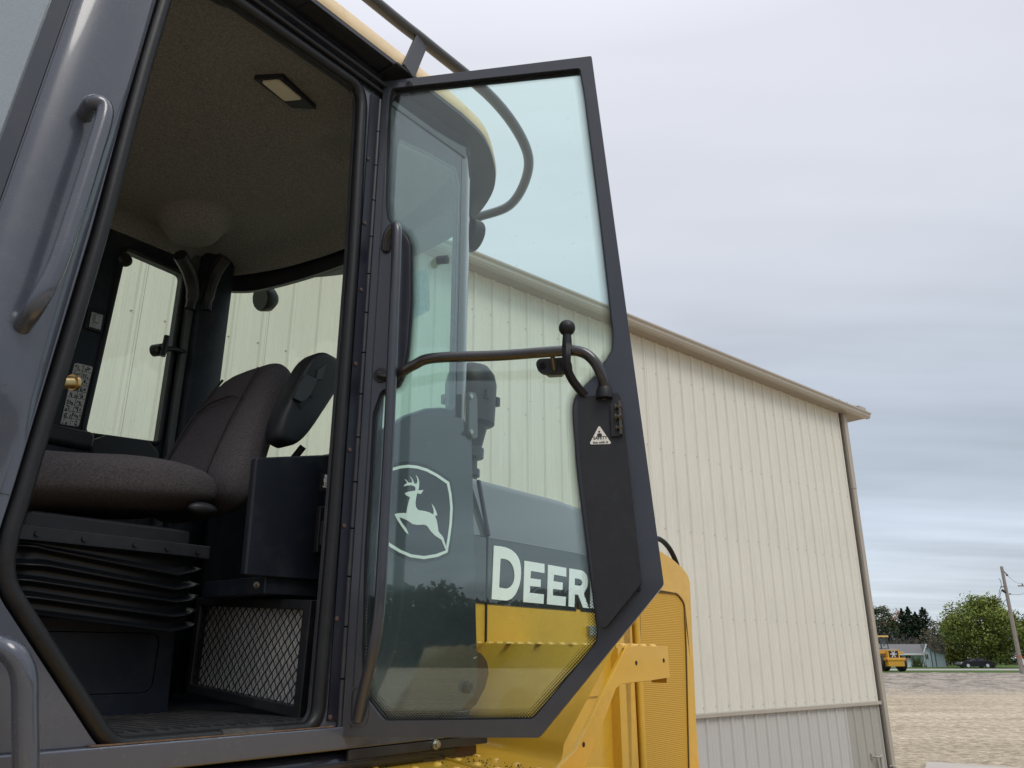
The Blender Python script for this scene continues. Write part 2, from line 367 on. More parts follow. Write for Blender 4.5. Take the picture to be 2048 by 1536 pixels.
def gz(x, y):
    """ground height: a flat lot, a low heap of stone behind it, and slightly higher land beyond"""
    s = lambda t: max(0.0, min(1.0, t)) ** 2 * (3 - 2 * max(0.0, min(1.0, t)))
    base = 0.55 * s((y - 42) / 14)
    yc = 57 + 2.0 * mn.noise(Vector((x * 0.05, 3.1, 0)))
    heap = (0.20 + 0.24 * mn.noise(Vector((x * 0.12, 0.5, 0)))) * math.exp(-((y - yc) / 5.5) ** 2)
    rough = 0.045 * mn.noise(Vector((x * 0.5, y * 0.5, 0))) * s((y - 38) / 6) * (1 - s((y - 66) / 4))
    rough += 0.16 * mn.noise(Vector((x * 0.9, y * 0.8, 4))) * math.exp(-((y - yc) / 5.0) ** 2)
    return base + heap * (0.7 if x < 12 else 1) + rough
xs = sorted(set([-400, -250, -150, -90, -60, -40, -25, -15, -8, -3, 0, 3, 6, 9] + [12 + i * 0.5 for i in range(110)] + [70, 75, 80, 90, 110, 150, 250, 400]))
ys = sorted(set([-400, -200, -100, -60, -30, -15, -5, 0, 5, 10, 20, 30] + [34 + i * 0.45 for i in range(80)] + [72, 76, 85, 100, 130, 180, 260, 400, 800, 1400]))
gb = MB(); gb.add([(x, y, gz(x, y)) for x in xs for y in ys], [(i * len(ys) + j, (i + 1) * len(ys) + j, (i + 1) * len(ys) + j + 1, i * len(ys) + j + 1) for i in range(len(xs) - 1) for j in range(len(ys) - 1)])
tag(gb.build("ground", GRAV, smooth=True, angle=80), "tan gravel lot rising to a low heap of crushed stone", kind="structure")
GRASSM = mat("grass_green", (0.055, 0.095, 0.022), 0.95, col2=(0.10, 0.145, 0.04), vscale=0.9, bump=0.5, bscale=6, spec=0.1)
tag(MB().grid(lambda a, b: (-400 + 900 * a, 71 + 600 * b, 0.559), 8, 8).build("grass_field", GRASSM), "green grass beyond the gravel lot", kind="structure")
ROADM = mat("pale_road", (0.34, 0.33, 0.31), 0.9, var=0.12, vscale=3)
def roady(x): return 88.0
tag(MB().grid(lambda a, b: (-200 + 500 * a, 84 + 12 * b, 0.565), 8, 1).build("road", ROADM), "pale grey country road between two strips of grass", kind="structure")
CONC = mat("concrete_apron", (0.46, 0.42, 0.37), 0.85, var=0.08, vscale=4, bump=0.1, bscale=40)
# apron runs out from the building's corner
tag(MB().add([(5.25, 11.5, 0.006), (7.2, 15.2, 0.006), (10.6, 12.8, 0.006), (8.6, 9.2, 0.006)], [(0, 1, 2, 3)]).build("pavement", CONC), "pale concrete apron at the corner of the metal building", kind="structure")

# ================================================================== METAL BUILDING
CREAM = mat("cream_siding_paint", (0.69, 0.67, 0.585), 0.42, coat=0.1, var=0.035, vscale=2.0, dirt=(0.54, 0.52, 0.44), dscale=1.6, damt=0.38, stretch=(3, 3, 0.5))
GREYS = mat("grey_wainscot_paint", (0.50, 0.49, 0.47), 0.40, coat=0.1, var=0.03, vscale=2.0, stretch=(3, 3, 0.5))
GREYD = mat("weathered_door_siding_paint", (0.37, 0.36, 0.32), 0.5, var=0.04, vscale=2.0, stretch=(3, 3, 0.5))
TAUPE = mat("taupe_trim_paint", (0.41, 0.37, 0.31), 0.40, coat=0.1, var=0.04, vscale=3)
SOFF = mat("soffit_taupe", (0.33, 0.28, 0.22), 0.6, var=0.05, vscale=6)
BA = math.atan2(-0.66, -0.751)
bld = tag(empty("metal_building", (BC[0], BC[1], 0), BA), "large cream ribbed metal building with grey lower siding and taupe trim behind the loader", "building")
ztrim = BF.p(1757, 1402, y=0.03).z; zsoff = BF.p(1672, 826, y=0.0).z
HWALL = zsoff + 0.02
def panel_profile(w_=0.9144, ribs=4):
    """corrugation of one 3 ft sheet: high ribs 9 inches apart and two low ones between"""
    pts = [(0.0, 0.0)]; p = w_ / ribs
    for i in range(ribs):
        o = i * p
        pts += [(o + 0.012, 0.0), (o + 0.024, 0.019), (o + 0.046, 0.019), (o + 0.058, 0.0)]
        for q in (0.105, 0.160): pts += [(o + q, 0.0), (o + q + 0.006, 0.004), (o + q + 0.018, 0.004), (o + q + 0.024, 0.0)]
    pts.append((w_ - 0.002, 0.0)); return pts
prof = panel_profile()
def sheet(name, m, z0, z1):
    b = MB(); n = len(prof)
    b.add([(x, y, z) for z in (z0, z1) for x, y in prof], [(i, i + 1, n + i + 1, n + i) for i in range(n - 1)])
    return b.build(name, m, bld)
NS = 20; p0 = sheet("siding_panel", CREAM, ztrim, HWALL); q0 = sheet("wainscot_panel", GREYS, 0.05, ztrim - 0.02)
for i in range(NS):
    for src in (p0, q0):
        o = src if i == 0 else inst(src)
        o.location = (0.02 + i * 0.9144, 0, 0)
q0.data = q0.data.copy(); q0.data.materials.clear(); q0.data.materials.append(GREYD); q0.name = "wainscot_panel"; q0["label"] = "darker grey sheet of lower siding beside the corner"
p = MB().box(0.0, NS * 0.9144, 0.0, 0.045, ztrim - 0.045, ztrim).build("trim_rail", TAUPE, bld, bevel=0.006)
sc = MB()
for zz in (ztrim + 0.05, ztrim + 0.98, ztrim + 1.9, ztrim + 2.8, ztrim + 3.7):
    for i in range(NS * 4):
        sc.lathe((0.085 + i * 0.2286, 0.0, zz + 0.012 * math.sin(i * 1.3)), (0, 1, 0), [(0.0065, 0.0), (0.0065, 0.005), (0.003, 0.008)], 6)
tag(sc.build("siding_screw", mat("screw_grey", (0.42, 0.41, 0.37), 0.5), bld), kind="stuff")
# eave: soffit, fascia, gutter, roof
OV = 0.15
MB().box(-0.56, NS * 0.9144, 0.0, OV, zsoff, zsoff + 0.02).build("soffit", SOFF, bld)
gp = [(OV, zsoff - 0.005), (OV + 0.05, zsoff - 0.005), (OV + 0.068, zsoff + 0.02), (OV + 0.072, zsoff + 0.048), (OV + 0.09, zsoff + 0.066), (OV + 0.09, zsoff + 0.084), (OV + 0.085, zsoff + 0.084), (OV + 0.085, zsoff + 0.07), (OV + 0.005, zsoff + 0.07), (OV, zsoff + 0.084)]
MB().plate([gp], lambda y, z: (-0.60, y, z), lambda y, z: (NS * 0.9144, y, z)).build("gutter", TAUPE, bld)
ROOFM = mat("taupe_roof_metal", (0.25, 0.22, 0.19), 0.5, var=0.05)
rb = MB()
rb.add([(-0.56, OV + 0.02, zsoff + 0.088), (NS * 0.9144, OV + 0.02, zsoff + 0.088), (NS * 0.9144, -6.5, zsoff + 2.2), (-0.56, -6.5, zsoff + 2.2), (-0.56, -13.5, zsoff + 0.02), (NS * 0.9144, -13.5, zsoff + 0.02),
        (-0.56, OV + 0.02, zsoff + 0.06), (NS * 0.9144, OV + 0.02, zsoff + 0.06), (NS * 0.9144, -6.5, zsoff + 2.12), (-0.56, -6.5, zsoff + 2.12), (-0.56, -13.5, zsoff - 0.04), (NS * 0.9144, -13.5, zsoff - 0.04)],
       [(0, 1, 2, 3), (3, 2, 5, 4), (6, 7, 8, 9), (9, 8, 11, 10), (0, 6, 9, 3), (3, 9, 10, 4), (0, 1, 7, 6), (1, 7, 8, 2), (2, 8, 11, 5), (4, 5, 11, 10)])
rf = rb.build("roof", ROOFM, bld)
ib = MB()
for i in range(5): ib.box(-0.40 + i * 0.23, -0.375 + i * 0.23, OV - 0.2, OV + 0.05, zsoff + 0.10, zsoff + 0.122)
ib.build("ridge_rib", TAUPE, rf)
MB().box(-0.50, -0.28, OV - 0.1, OV + 0.06, zsoff + 0.105, zsoff + 0.15).build("eave_cap", TAUPE, rf, bevel=0.005)
# end walls and back wall, plain boxes of siding
wb = MB()
wb.plate([[(0.0, 0.0), (-13.0, 0.0), (-13.0, zsoff), (-6.5, zsoff + 2.1), (0.0, zsoff + 0.05)]], lambda y, z: (0.0, y, z), lambda y, z: (-0.02 + 0.05, y, z))
wb.box(0, NS * 0.9144, -13.02, -13.0, 0, zsoff); wb.plate([[(0.0, 0.0), (-13.0, 0.0), (-13.0, zsoff), (-6.5, zsoff + 2.1), (0.0, zsoff + 0.05)]], lambda y, z: (NS * 0.9144, y, z), lambda y, z: (NS * 0.9144 - 0.02, y, z))
wb.build("wall", CREAM, bld)
rk = MB(); rk.box(-0.56, 0.0, -6.0, 0.0, zsoff + 0.0, zsoff + 0.02); rk.build("rake_soffit", SOFF, bld)
MB().box(-0.012, 0.018, -0.08, 0.030, 0.05, zsoff).build("corner_trim", mat("dark_corner_trim", (0.10, 0.09, 0.08), 0.6), bld)
# downspout, in two lengths, ribbed face, with a foot pipe
dsp = MB()
def dspath(z0, z1, g):
    for k in range(1):
        dsp.plate([[(-0.125 - g, -0.01), (-0.115, 0.06 + g), (-0.088, 0.072 + g), (-0.080, 0.064 + g), (-0.060, 0.064 + g), (-0.052, 0.072 + g), (-0.022 + g, 0.06 + g), (-0.018 + g, -0.01)]], lambda x, y: (x - 0.005, y, z0), lambda x, y: (x - 0.005, y, z1))
dspath(0.35, zsoff - 1.15, 0.0); dspath(zsoff - 1.16, zsoff, 0.006)
dsp.build("downspout", TAUPE, bld, bevel=0.004)
ft = MB()
for i in range(9): ft.box(-0.14, -0.03, -0.01, 0.075, 0.30 - i * 0.032, 0.318 - i * 0.032)
ft.box(-0.125, -0.045, 0.0, 0.062, 0.0, 0.33); ft.build("downspout_grate", mat("weathered_plastic_grey", (0.28, 0.26, 0.24), 0.7, var=0.2, vscale=30), bld)
hq = BF.p(1755, 1512, y=0.03)
hb = MB(); hb.tube(rounded([(hq.x + 0.12, 0.015, hq.z), (hq.x + 0.12, 0.09, hq.z), (hq.x, 0.09, hq.z)], 0.03), 0.014, 8); hb.box(hq.x - 0.045, hq.x + 0.02, 0.06, 0.09, hq.z - 0.35, hq.z + 0.02); hb.box(hq.x + 0.10, hq.x + 0.14, 0.0, 0.03, hq.z - 0.04, hq.z + 0.04)
hb.build("door_handle", GREYD, bld, bevel=0.006)

# ================================================================== THE NEAR LOADER
ldr = tag(empty("wheel_loader", (VX, VY, 0), AZ), "yellow and dark grey wheel loader seen close at its cab with the door swung open", "wheel loader")
def PX(pts, y): return sxz(LF, pts, y)
def fy(y): return lambda x, z: (x, y, z)
OPEN = [(-0.672, 3.33), (-0.100, 3.335), (-0.088, 3.30), (-0.076, 2.77), (-0.077, 2.0), (-0.083, 1.58), (-0.100, 1.560), (-0.535, 1.558), (-0.560, 1.575), (-0.778, 1.835), (-0.784, 1.90), (-0.776, 1.97), (-0.728, 2.54), (-0.700, 3.00)]
OPENR = round2(OPEN, 0.035, 4)
# ---- outer sheet round the opening, with the front side window hole
WINH = [(-0.970, 2.08), (-0.887, 3.13), (-1.26, 3.13), (-1.26, 2.08)]
sb = MB(); sb.plate([[(-1.3, 1.548), (0.058, 1.548), (0.058, 3.42), (-1.3, 3.42)], offset2(OPENR, 0.036), round2(WINH, 0.02)], fy(0.0), fy(0.018))
cabs = sb.build("cab_side_sheet", GRAPH, ldr, bevel=0.004)
# bowed front post
def post(s_, t):
    z = 1.98 + (3.42 - 1.98) * t
    xi = (-0.776 + (z - 1.97) * 0.0775) - 0.038; xo = (-0.970 + (z - 2.08) * 0.079) + 0.004
    k = min(1, t * 6); k = k * k * (3 - 2 * k)
    return (xi + (xo - xi) * s_, -0.0015 - 0.024 * k * (math.sin(math.pi * s_) ** 0.6), z)
MB().grid(post, 18, 24).build("front_post", GRAPH, ldr, smooth=True, angle=80)
mw = MB(); mw.plate([round2(offset2(WINH, -0.002), 0.02), round2(offset2(WINH, -0.034), 0.02)], fy(-0.003), fy(0.02)); mw.build("window_rubber", GRAPHSHADE, cabs)
MB().plate([round2(offset2(WINH, -0.030), 0.02)], fy(0.006), fy(0.010)).build("front_side_glass", glass("front_glass_reflective", (0.75, 0.85, 0.86), refl=3.0, base=0.10, smudge=0.10), cabs)
# jamb flange and door seal
fl = MB(); fl.plate([offset2(OPENR, 0.040), offset2(OPENR, 0.004)], fy(0.020), fy(0.032)); fl.build("door_jamb", GRAPHD, ldr, bevel=0.002)
jl = MB(); jl.tube([(-0.776 - 0.052, -0.003, 1.98), (-0.672 - 0.052, -0.003, 3.36)], 0.0016, 5, caps=True); jl.build("jamb_bead", GRAPH, ldr)
sl = MB(); sl.tube([(x, 0.006, z) for x, z in offset2(OPENR, 0.0155)], 0.0160, 14, closed=True); sl.build("door_seal", RUBBER, ldr, smooth=True, angle=80)
ss = MB(); ss.tube([(-0.325, 0.005, 1.542), (-0.20, 0.005, 1.542)], 0.0175, 14); ss.build("seal_joint", mat("worn_rubber", (0.035, 0.034, 0.032), 0.6, var=0.4, vscale=40, dirt=(0.12, 0.11, 0.1), dscale=30, damt=0.6), ldr, smooth=True)
# sill beam and cab base rail
sil = MB().box(-1.3, 0.47, -0.016, 0.10, 1.495, 1.546).build("sill_beam", GRAPH, ldr, bevel=0.005)
MB().box(-0.60, -0.03, -0.012, -0.001, 1.5465, 1.549).build("rust_line", mat("rust_stain", (0.14, 0.085, 0.05), 0.8, var=0.4, vscale=60), ldr)
MB().tube([(-1.3, 0.03, 1.462), (0.42, 0.03, 1.462)], 0.026, 14).build("cab_mount_tube", mat("blue_black_tube", (0.015, 0.02, 0.035), 0.25, coat=0.4), ldr, smooth=True)
MB().box(-1.3, 0.5, 0.09, 1.45, 1.40, 1.50).build("cab_base", GRAPHD, ldr)
MB().box(0.02, 0.54, -0.012, 0.0, 1.470, 1.494).build("rear_sill", GRAPHD, ldr, bevel=0.003)
lb = MB(); c = LF.p(851, 1487, y=0.02); lb.lathe((c.x, -0.01, c.z), (0, -1, 0), [(0.014, 0), (0.014, 0.010), (0.009, 0.010), (0.009, 0.018)], 6); lb.build("mount_bolt", STEEL, ldr)
mbx = MB().box(0.30, 0.52, 0.01, 0.05, 1.425, 1.468).build("mount_pad", mat("brown_mount", (0.10, 0.055, 0.03), 0.6), ldr, bevel=0.006)
# front post grab handle
gh = MB(); P_ = [LF.p(168, 232, y=-0.02), LF.p(186, 206, y=-0.07), LF.p(210, 222, y=-0.085), LF.p(186, 310, y=-0.088), LF.p(148, 430, y=-0.088), LF.p(112, 535, y=-0.085), LF.p(72, 610, y=-0.07), LF.p(42, 655, y=-0.018)]
gh.tube(smoothpath(P_, 8), 0.0170, 16); gh.build("grab_handle", GRAPH, ldr, smooth=True, angle=80)
for a_, r_ in ((LF.p(44, 655, y=-0.012), 0.020), (LF.p(165, 236, y=-0.012), 0.017)): MB().ball(a_, r_, sc=(1.1, 0.7, 0.9)).build("weld_bead", GRAPH, ldr, smooth=True)
g2 = MB(); P_ = [LF.p(-60, 1300, y=-0.03), LF.p(-20, 1290, y=-0.07), LF.p(20, 1302, y=-0.10), LF.p(46, 1345, y=-0.11), LF.p(50, 1420, y=-0.11), LF.p(52, 1560, y=-0.11), LF.p(54, 1900, y=-0.11)]
g2.tube(smoothpath(P_, 8), 0.0195, 16); g2.build("step_rail", GRAPH, ldr, smooth=True, angle=80)
bo = MB(); a = LF.p(4, 762, y=-0.02); bo.lathe((a.x, -0.004, a.z), (0, -1, 0), [(0.017, 0), (0.017, 0.008), (0.010, 0.009), (0.010, 0.018)], 10); bo.build("post_bolt", GRAPHD, ldr)
# hinge strip with screws
MB().box(-0.045, -0.004, -0.0045, -0.0005, 1.56, 3.345).build("hinge_strip", mat("blue_black_strip", (0.009, 0.010, 0.019), 0.35), ldr)
s0 = None
for i, (u, v) in enumerate([(735, 317), (729, 447), (722, 580), (711, 728), (699, 900), (688, 1052), (672, 1238), (659, 1435)]):
    a = LF.p(u, v, y=-0.005)
    if s0 is None: s0 = MB().lathe((0, 0, 0), (0, -1, 0), [(0.0065, 0), (0.006, 0.003), (0.003, 0.0042)], 8).build("hinge_screw", RUST, ldr); o = s0
    else: o = inst(s0)
    o.location = (max(-0.040, min(-0.014, a.x)), -0.005, a.z)
# ---- header above the opening, roof
MB().box(-1.3, 0.40, -0.004, 0.02, 3.36, 3.44).build("door_header", BLACKGL, ldr)
for zz, yy in ((3.372, -0.012), (3.394, -0.022)): MB().tube([(-1.3, yy, zz), (0.0, yy, zz)], 0.006, 8).build("drip_rail", BLACKPL, ldr, smooth=True)
near = [(0.30, -0.066), (0.45, -0.045), (0.60, 0.030), (0.705, 0.115), (0.785, 0.225), (0.85, 0.36), (0.905, 0.54), (0.925, 0.76)]
ns = [(p.x, p.y) for p in smoothpath([(a, b, 0) for a, b in near], 5)]
RO = [(-1.45, -0.066)] + ns + [(a, 1.52 - b) for a, b in ns[::-1][1:]] + [(-1.45, 1.586)]
def ring(d): return offset2(RO, -d)
ub = MB(); ub.plate([RO], lambda x, y: (x, y, 3.447), lambda x, y: (x, y, 3.462)); roofu = ub.build("roof_underside", GRAPHD, ldr)
L_ = [(RO, 3.462), (offset2(RO, 0.003), 3.472), (offset2(RO, -0.004), 3.51), (offset2(RO, -0.03), 3.545), (offset2(RO, -0.10), 3.568), (offset2(RO, -0.3), 3.585)]
rbm = MB(); n = len(RO); vs = []; fs = []
for lp, z in L_: vs += [(x, y, z) for x, y in lp]
for k in range(len(L_) - 1):
    for i in range(n): fs.append((k * n + i, k * n + (i + 1) % n, (k + 1) * n + (i + 1) % n, (k + 1) * n + i))
fs.append(tuple(range((len(L_) - 1) * n, len(L_) * n))); rbm.add(vs, fs)
rbm.build("roof", YELPALE, ldr, smooth=True, angle=50)
MB().tube([(x, y, 3.455) for x, y in offset2(RO, -0.012)], 0.006, 6, closed=True).build("roof_edge_seal", RUBBER, ldr)
# perforated vents on the header underside
VENT = mat("perforated_vent", (0.012, 0.012, 0.014), 0.7, bump=1.0, bscale=500)
for i in range(3): MB().box(-1.0 + i * 0.33, -0.76 + i * 0.33, -0.055, -0.020, 3.443, 3.4465).build("vent_patch", VENT, roofu)
# guard rail round the roof
rp_ = [(-1.3, 0.005, 3.70), (-0.079, 0.0, 3.70), (0.194, -0.006, 3.70), (0.554, -0.004, 3.70), (0.848, 0.072, 3.70), (1.027, 0.195, 3.70), (1.172, 0.402, 3.70), (1.17, 0.60, 3.705), (1.17, 0.76, 3.705), (1.17, 0.95, 3.705), (1.16, 1.12, 3.70), (1.02, 1.33, 3.70), (0.84, 1.45, 3.70), (0.5, 1.52, 3.70), (-1.3, 1.52, 3.70)]
MB().tube(smoothpath(rp_, 6), 0.0215, 14).build("roof_rail", mat("dark_grey_rail_paint", (0.040, 0.040, 0.042), 0.3, coat=0.3), ldr, smooth=True, angle=80)
rbk = MB(); A1 = Vector((0.03, -0.082, 3.437)); B1 = Vector((0.150, -0.012, 3.685)); dd = (B1 - A1).normalized(); pr = dd.cross(Vector((0, 1, 0))).normalized()
rbk.obox((A1 + B1) / 2, dd, pr, dd.cross(pr), (B1 - A1).length / 2, 0.028, 0.006); rbk.box(-0.02, 0.10, -0.085, 0.0, 3.434, 3.4455); rbk.build("rail_bracket", BLACKPL, ldr, bevel=0.004)
rbk = MB(); rbk.obox((0.93, 0.28, 3.58), (0.6, -0.45, 0.66), (0, 0, 1), (0.6, 0.8, 0), 0.0, 0.0, 0.0)
# ---- rear half of the cab shell
near2 = [(0.385, 0.0), (0.42, 0.006), (0.45, 0.020), (0.485, 0.050), (0.525, 0.110), (0.555, 0.20), (0.585, 0.35), (0.61, 0.55), (0.62, 0.76)]
RC = near2 + [(a, 1.52 - b) for a, b in near2[::-1][1:]]
def shell(i0, i1, z0, z1, name, m, parent=ldr, th=0.02, sub=4):
    pts = smoothpath([(a, b, 0) for a, b in RC[i0:i1 + 1]], sub); mb = MB()
    out = [(p.x, p.y) for p in pts]; inn = []
    for i, p in enumerate(pts):
        t = (pts[min(i + 1, len(pts) - 1)] - pts[max(i - 1, 0)]).normalized(); nrm = Vector((-t.y, t.x)); inn.append((p.x + nrm.x * th, p.y + nrm.y * th))
    loop = out + inn[::-1]
    mb.plate([loop], lambda x, y: (x, y, z0), lambda x, y: (x, y, z1)); return mb.build(name, m, parent, smooth=True, angle=40)
shell(0, 2, 1.56, 3.445, "rear_corner_post", PANELG); shell(14, 16, 1.56, 3.445, "rear_corner_post", NAVY)
shell(2, 14, 1.56, 2.465, "rear_wall", PANELG); shell(2, 14, 3.30, 3.445, "rear_header", GRAPHD); shell(2, 14, 2.465, 3.30, "rear_window", WINGL, th=0.006)
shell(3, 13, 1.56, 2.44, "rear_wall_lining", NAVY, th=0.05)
# near side behind the hinge
QH = [(0.082, 2.30), (0.10, 2.315), (0.17, 2.365), (0.25, 2.405), (0.32, 2.425), (0.358, 2.43), (0.368, 2.445), (0.366, 3.23), (0.345, 3.285), (0.20, 3.27), (0.09, 3.25), (0.082, 3.23)]
qs = MB(); qs.plate([[(0.058, 1.52), (0.44, 1.52), (0.48, 1.56), (0.385, 1.56), (0.385, 3.445), (0.058, 3.445)], QH], fy(0.0), fy(0.02)); qsh = qs.build("rear_side_sheet", GRAPH, ldr, bevel=0.003)
MB().plate([offset2(QH, 0.006)], fy(-0.0035), fy(0.002)).build("quarter_glass", QGL, qsh)
LPN = PX([(770, 860), (787, 850), (815, 838), (853, 829), (900, 832), (921, 838), (934, 850), (940, 872), (952, 1370), (945, 1392), (912, 1424), (750, 1424)], -0.004)
LPN[0] = (0.075, LPN[0][1]); LPN[-1] = (0.075, 1.578)
lp = MB(); lp.plate([round2(LPN, 0.006, 3)], fy(-0.010), fy(0.0)); lpn = lp.build("quarter_panel", PANELG, ldr, bevel=0.003)
MB().plate([[(x, z) for x, z in PX([(822, 548), (858, 535), (860, 620), (824, 640)], 0.03)]], fy(0.03), fy(0.031)).build("window_label", mat("pale_label_print", (0.55, 0.60, 0.56), 0.6, var=0.25, vscale=120), qsh)
a = LF.p(885, 517, y=-0.02); MB().lathe((a.x, 0.0, a.z), (0.3, -1, -0.1), [(0.014, 0), (0.014, 0.035), (0.006, 0.036), (0.006, 0.030)], 14).build("window_stop", RUBBER, qsh, smooth=True)
a = LF.p(941, 1374, y=-0.02); MB().lathe((a.x - 0.01, 0.0, a.z), (0, -1, 0), [(0.017, 0), (0.017, 0.02), (0.012, 0.028)], 14).build("rubber_stop", RUBBER, lpn, smooth=True)
bp_ = PX([(932, 785), (944, 788), (947, 800), (948, 876), (940, 880), (930, 868), (931, 800)], -0.005)
MB().plate([bp_], fy(-0.022), fy(-0.004)).build("corner_bracket", mat("grey_bracket_paint", (0.10, 0.11, 0.12), 0.4), ldr, bevel=0.003)
for v in (793, 864):
    a = LF.p(940, v, y=-0.022); MB().lathe(a, (0, -1, 0), [(0.008, 0), (0.008, 0.008)], 6).build("bracket_bolt", STEEL, ldr)

# ---- deer emblem: white line shield and leaping deer on the quarter panel
def em(pts, y): return sxz(LF, [(740 + a / 5.908, 880 + b / 5.908) for a, b in pts], y)
SO = [(248, 335), (350, 305), (455, 293), (560, 303), (680, 340), (800, 405), (935, 497), (963, 640), (977, 800), (968, 980), (945, 1160), (917, 1328), (800, 1380), (640, 1407), (480, 1386), (340, 1326), (200, 1240), (172, 1080), (160, 900), (165, 700), (190, 510)]
SI = [(262, 365), (360, 337), (455, 327), (555, 337), (670, 372), (780, 430), (908, 518), (935, 650), (948, 800), (940, 975), (918, 1150), (893, 1305), (785, 1347), (640, 1371), (490, 1352), (362, 1298), (230, 1215), (202, 1075), (190, 900), (195, 705), (218, 520)]
SB = offset2(em(SO, -0.011), 0.010)
MB().plate([round2(SB, 0.01, 3)], fy(-0.0108), fy(-0.0102)).build("emblem_background", BLACKGL, lpn)
MB().plate([em(SO, -0.012), em(SI, -0.012)], fy(-0.0122), fy(-0.0112)).build("emblem_shield", WHITE, lpn)
DEER = [(413, 628), (455, 610), (536, 597), (538, 565), (525, 547), (490, 534), (440, 537), (398, 548), (412, 527), (437, 508), (430, 488), (408, 465), (430, 472), (450, 500), (475, 505), (498, 502), (495, 470), (468, 427), (495, 450), (515, 490), (522, 512), (548, 520), (560, 490), (556, 450), (540, 412), (565, 440), (580, 490), (580, 540), (572, 595), (632, 590), (602, 638), (556, 630), (545, 680), (537, 740), (542, 790), (570, 828), (640, 838), (700, 855), (748, 880), (754, 850), (745, 800), (727, 750), (755, 785), (780, 840), (795, 888), (768, 898), (785, 940), (798, 1000), (808, 1080), (865, 1150), (907, 1285), (888, 1288), (845, 1180), (770, 1130), (720, 1080), (675, 1015), (640, 1000), (560, 1003), (505, 993), (450, 955), (400, 930), (345, 912), (368, 965), (432, 1050), (455, 1115), (418, 1085), (368, 1015), (320, 940), (290, 878), (330, 865), (430, 862), (440, 800), (460, 720), (475, 677), (440, 660), (418, 645)]
MB().plate([em(DEER, -0.012)], fy(-0.0122), fy(-0.0112)).build("emblem_deer", WHITE, lpn)

# ---- cab interior
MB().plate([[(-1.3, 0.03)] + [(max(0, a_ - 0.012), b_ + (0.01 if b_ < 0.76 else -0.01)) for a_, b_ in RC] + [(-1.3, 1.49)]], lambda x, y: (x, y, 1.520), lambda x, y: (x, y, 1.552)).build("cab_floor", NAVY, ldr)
MB().plate([[(0.36, 0.012)] + [(a_ - 0.008, min(1.505, max(0.015, b_))) for a_, b_ in RC] + [(0.36, 1.505)]], lambda x, y: (x, y, 1.50), lambda x, y: (x, y, 1.575)).build("rear_floor", NAVY, ldr)
fm = MB(); fm.box(-0.70, 0.02, 0.06, 1.06, 1.553, 1.558)
for i in range(22): fm.box(-0.69 + i * 0.032, -0.682 + i * 0.032, 0.07, 1.05, 1.558, 1.563)
fm.build("floor_mat", mat("dusty_floor_rubber", (0.022, 0.022, 0.023), 0.7, var=0.3, vscale=12, dirt=(0.13, 0.12, 0.105), dscale=9, damt=0.45), ldr)
FWH = sxz(LF, [(251, 499), (366, 549), (316, 886), (168, 866)], 1.46)
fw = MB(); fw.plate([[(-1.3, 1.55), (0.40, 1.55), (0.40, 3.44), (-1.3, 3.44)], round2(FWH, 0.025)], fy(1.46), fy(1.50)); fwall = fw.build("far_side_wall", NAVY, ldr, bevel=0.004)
fs_ = MB(); fs_.tube([(x, 1.458, z) for x, z in round2(offset2(FWH, 0.006), 0.03)], 0.011, 8, closed=True); fs_.build("window_seal", RUBBER, fwall, smooth=True)
MB().plate([offset2(FWH, 0.004)], fy(1.488), fy(1.494)).build("window_glass", WINGL, fwall)
a = LF.p(252, 520, y=1.455); MB().lathe((a.x - 0.005, 1.462, a.z), (0, -1, 0), [(0.030, 0), (0.030, 0.012), (0.022, 0.02)], 16).build("window_pivot", RUBBER, fwall, smooth=True)
# T handle of the window latch
tb = MB(); a = LF.p(318, 697, y=1.42); b = LF.p(331, 692, y=1.40); c = LF.p(362, 706, y=1.44)
tb.lathe(a + Vector((0, 0.04, 0)), (0.35, -1, 0), [(0.026, 0), (0.026, 0.045), (0.018, 0.055)], 12); tb.tube([LF.p(334, 672, y=1.38), LF.p(325, 712, y=1.38)], 0.012, 8); tb.tube([LF.p(312, 697, y=1.40), LF.p(350, 698, y=1.42), LF.p(374, 707, y=1.44)], 0.012, 8)
tb.build("window_latch", RUBBER, fwall, smooth=True, angle=50)
DEC = mat("instruction_decal_paper", (0.42, 0.42, 0.40), 0.6, var=0.12, vscale=60)
DQ = sxz(LF, [(151, 725), (187, 733), (158, 853), (122, 848)], 1.452)
dec = MB().plate([round2(DQ, 0.008, 3)], fy(1.4555), fy(1.4595)).build("instruction_decal", DEC, fwall)
ln = MB(); A, B, C_, D_ = [Vector((x, 1.4550, z)) for x, z in DQ]
def q4(s_, t): return (A * (1 - s_) + B * s_) * (1 - t) + (D_ * (1 - s_) + C_ * s_) * t
for i in range(1, 9): ln.tube([q4(0.02, i / 9), q4(0.98, i / 9)], 0.0009, 4)
ln.tube([q4(0.5, 0.01), q4(0.5, 0.99)], 0.0009, 4)
for i in range(9):
    for j in range(2):
        for k in range(7):
            s_, t = j * 0.5 + 0.06 + random.random() * 0.36, (i + 0.15 + random.random() * 0.6) / 9
            ln.tube([q4(s_, t), q4(s_ + random.uniform(-0.05, 0.07), t + random.uniform(0.01, 0.05))], 0.0016, 4)
ln.build("decal_print", PRINT, dec)
cl = MB(); a = LF.p(192, 641, y=1.45); cl.box(a.x - 0.022, a.x + 0.022, 1.445, 1.46, a.z - 0.035, a.z + 0.03); cl.box(a.x - 0.008, a.x + 0.008, 1.435, 1.46, a.z - 0.012, a.z + 0.018); cl.build("latch_plate", STEEL, fwall, bevel=0.003)
MB().box(a.x - 0.034, a.x + 0.034, 1.450, 1.4595, a.z - 0.045, a.z + 0.045).build("latch_backing", RUBBER, fwall, bevel=0.004)
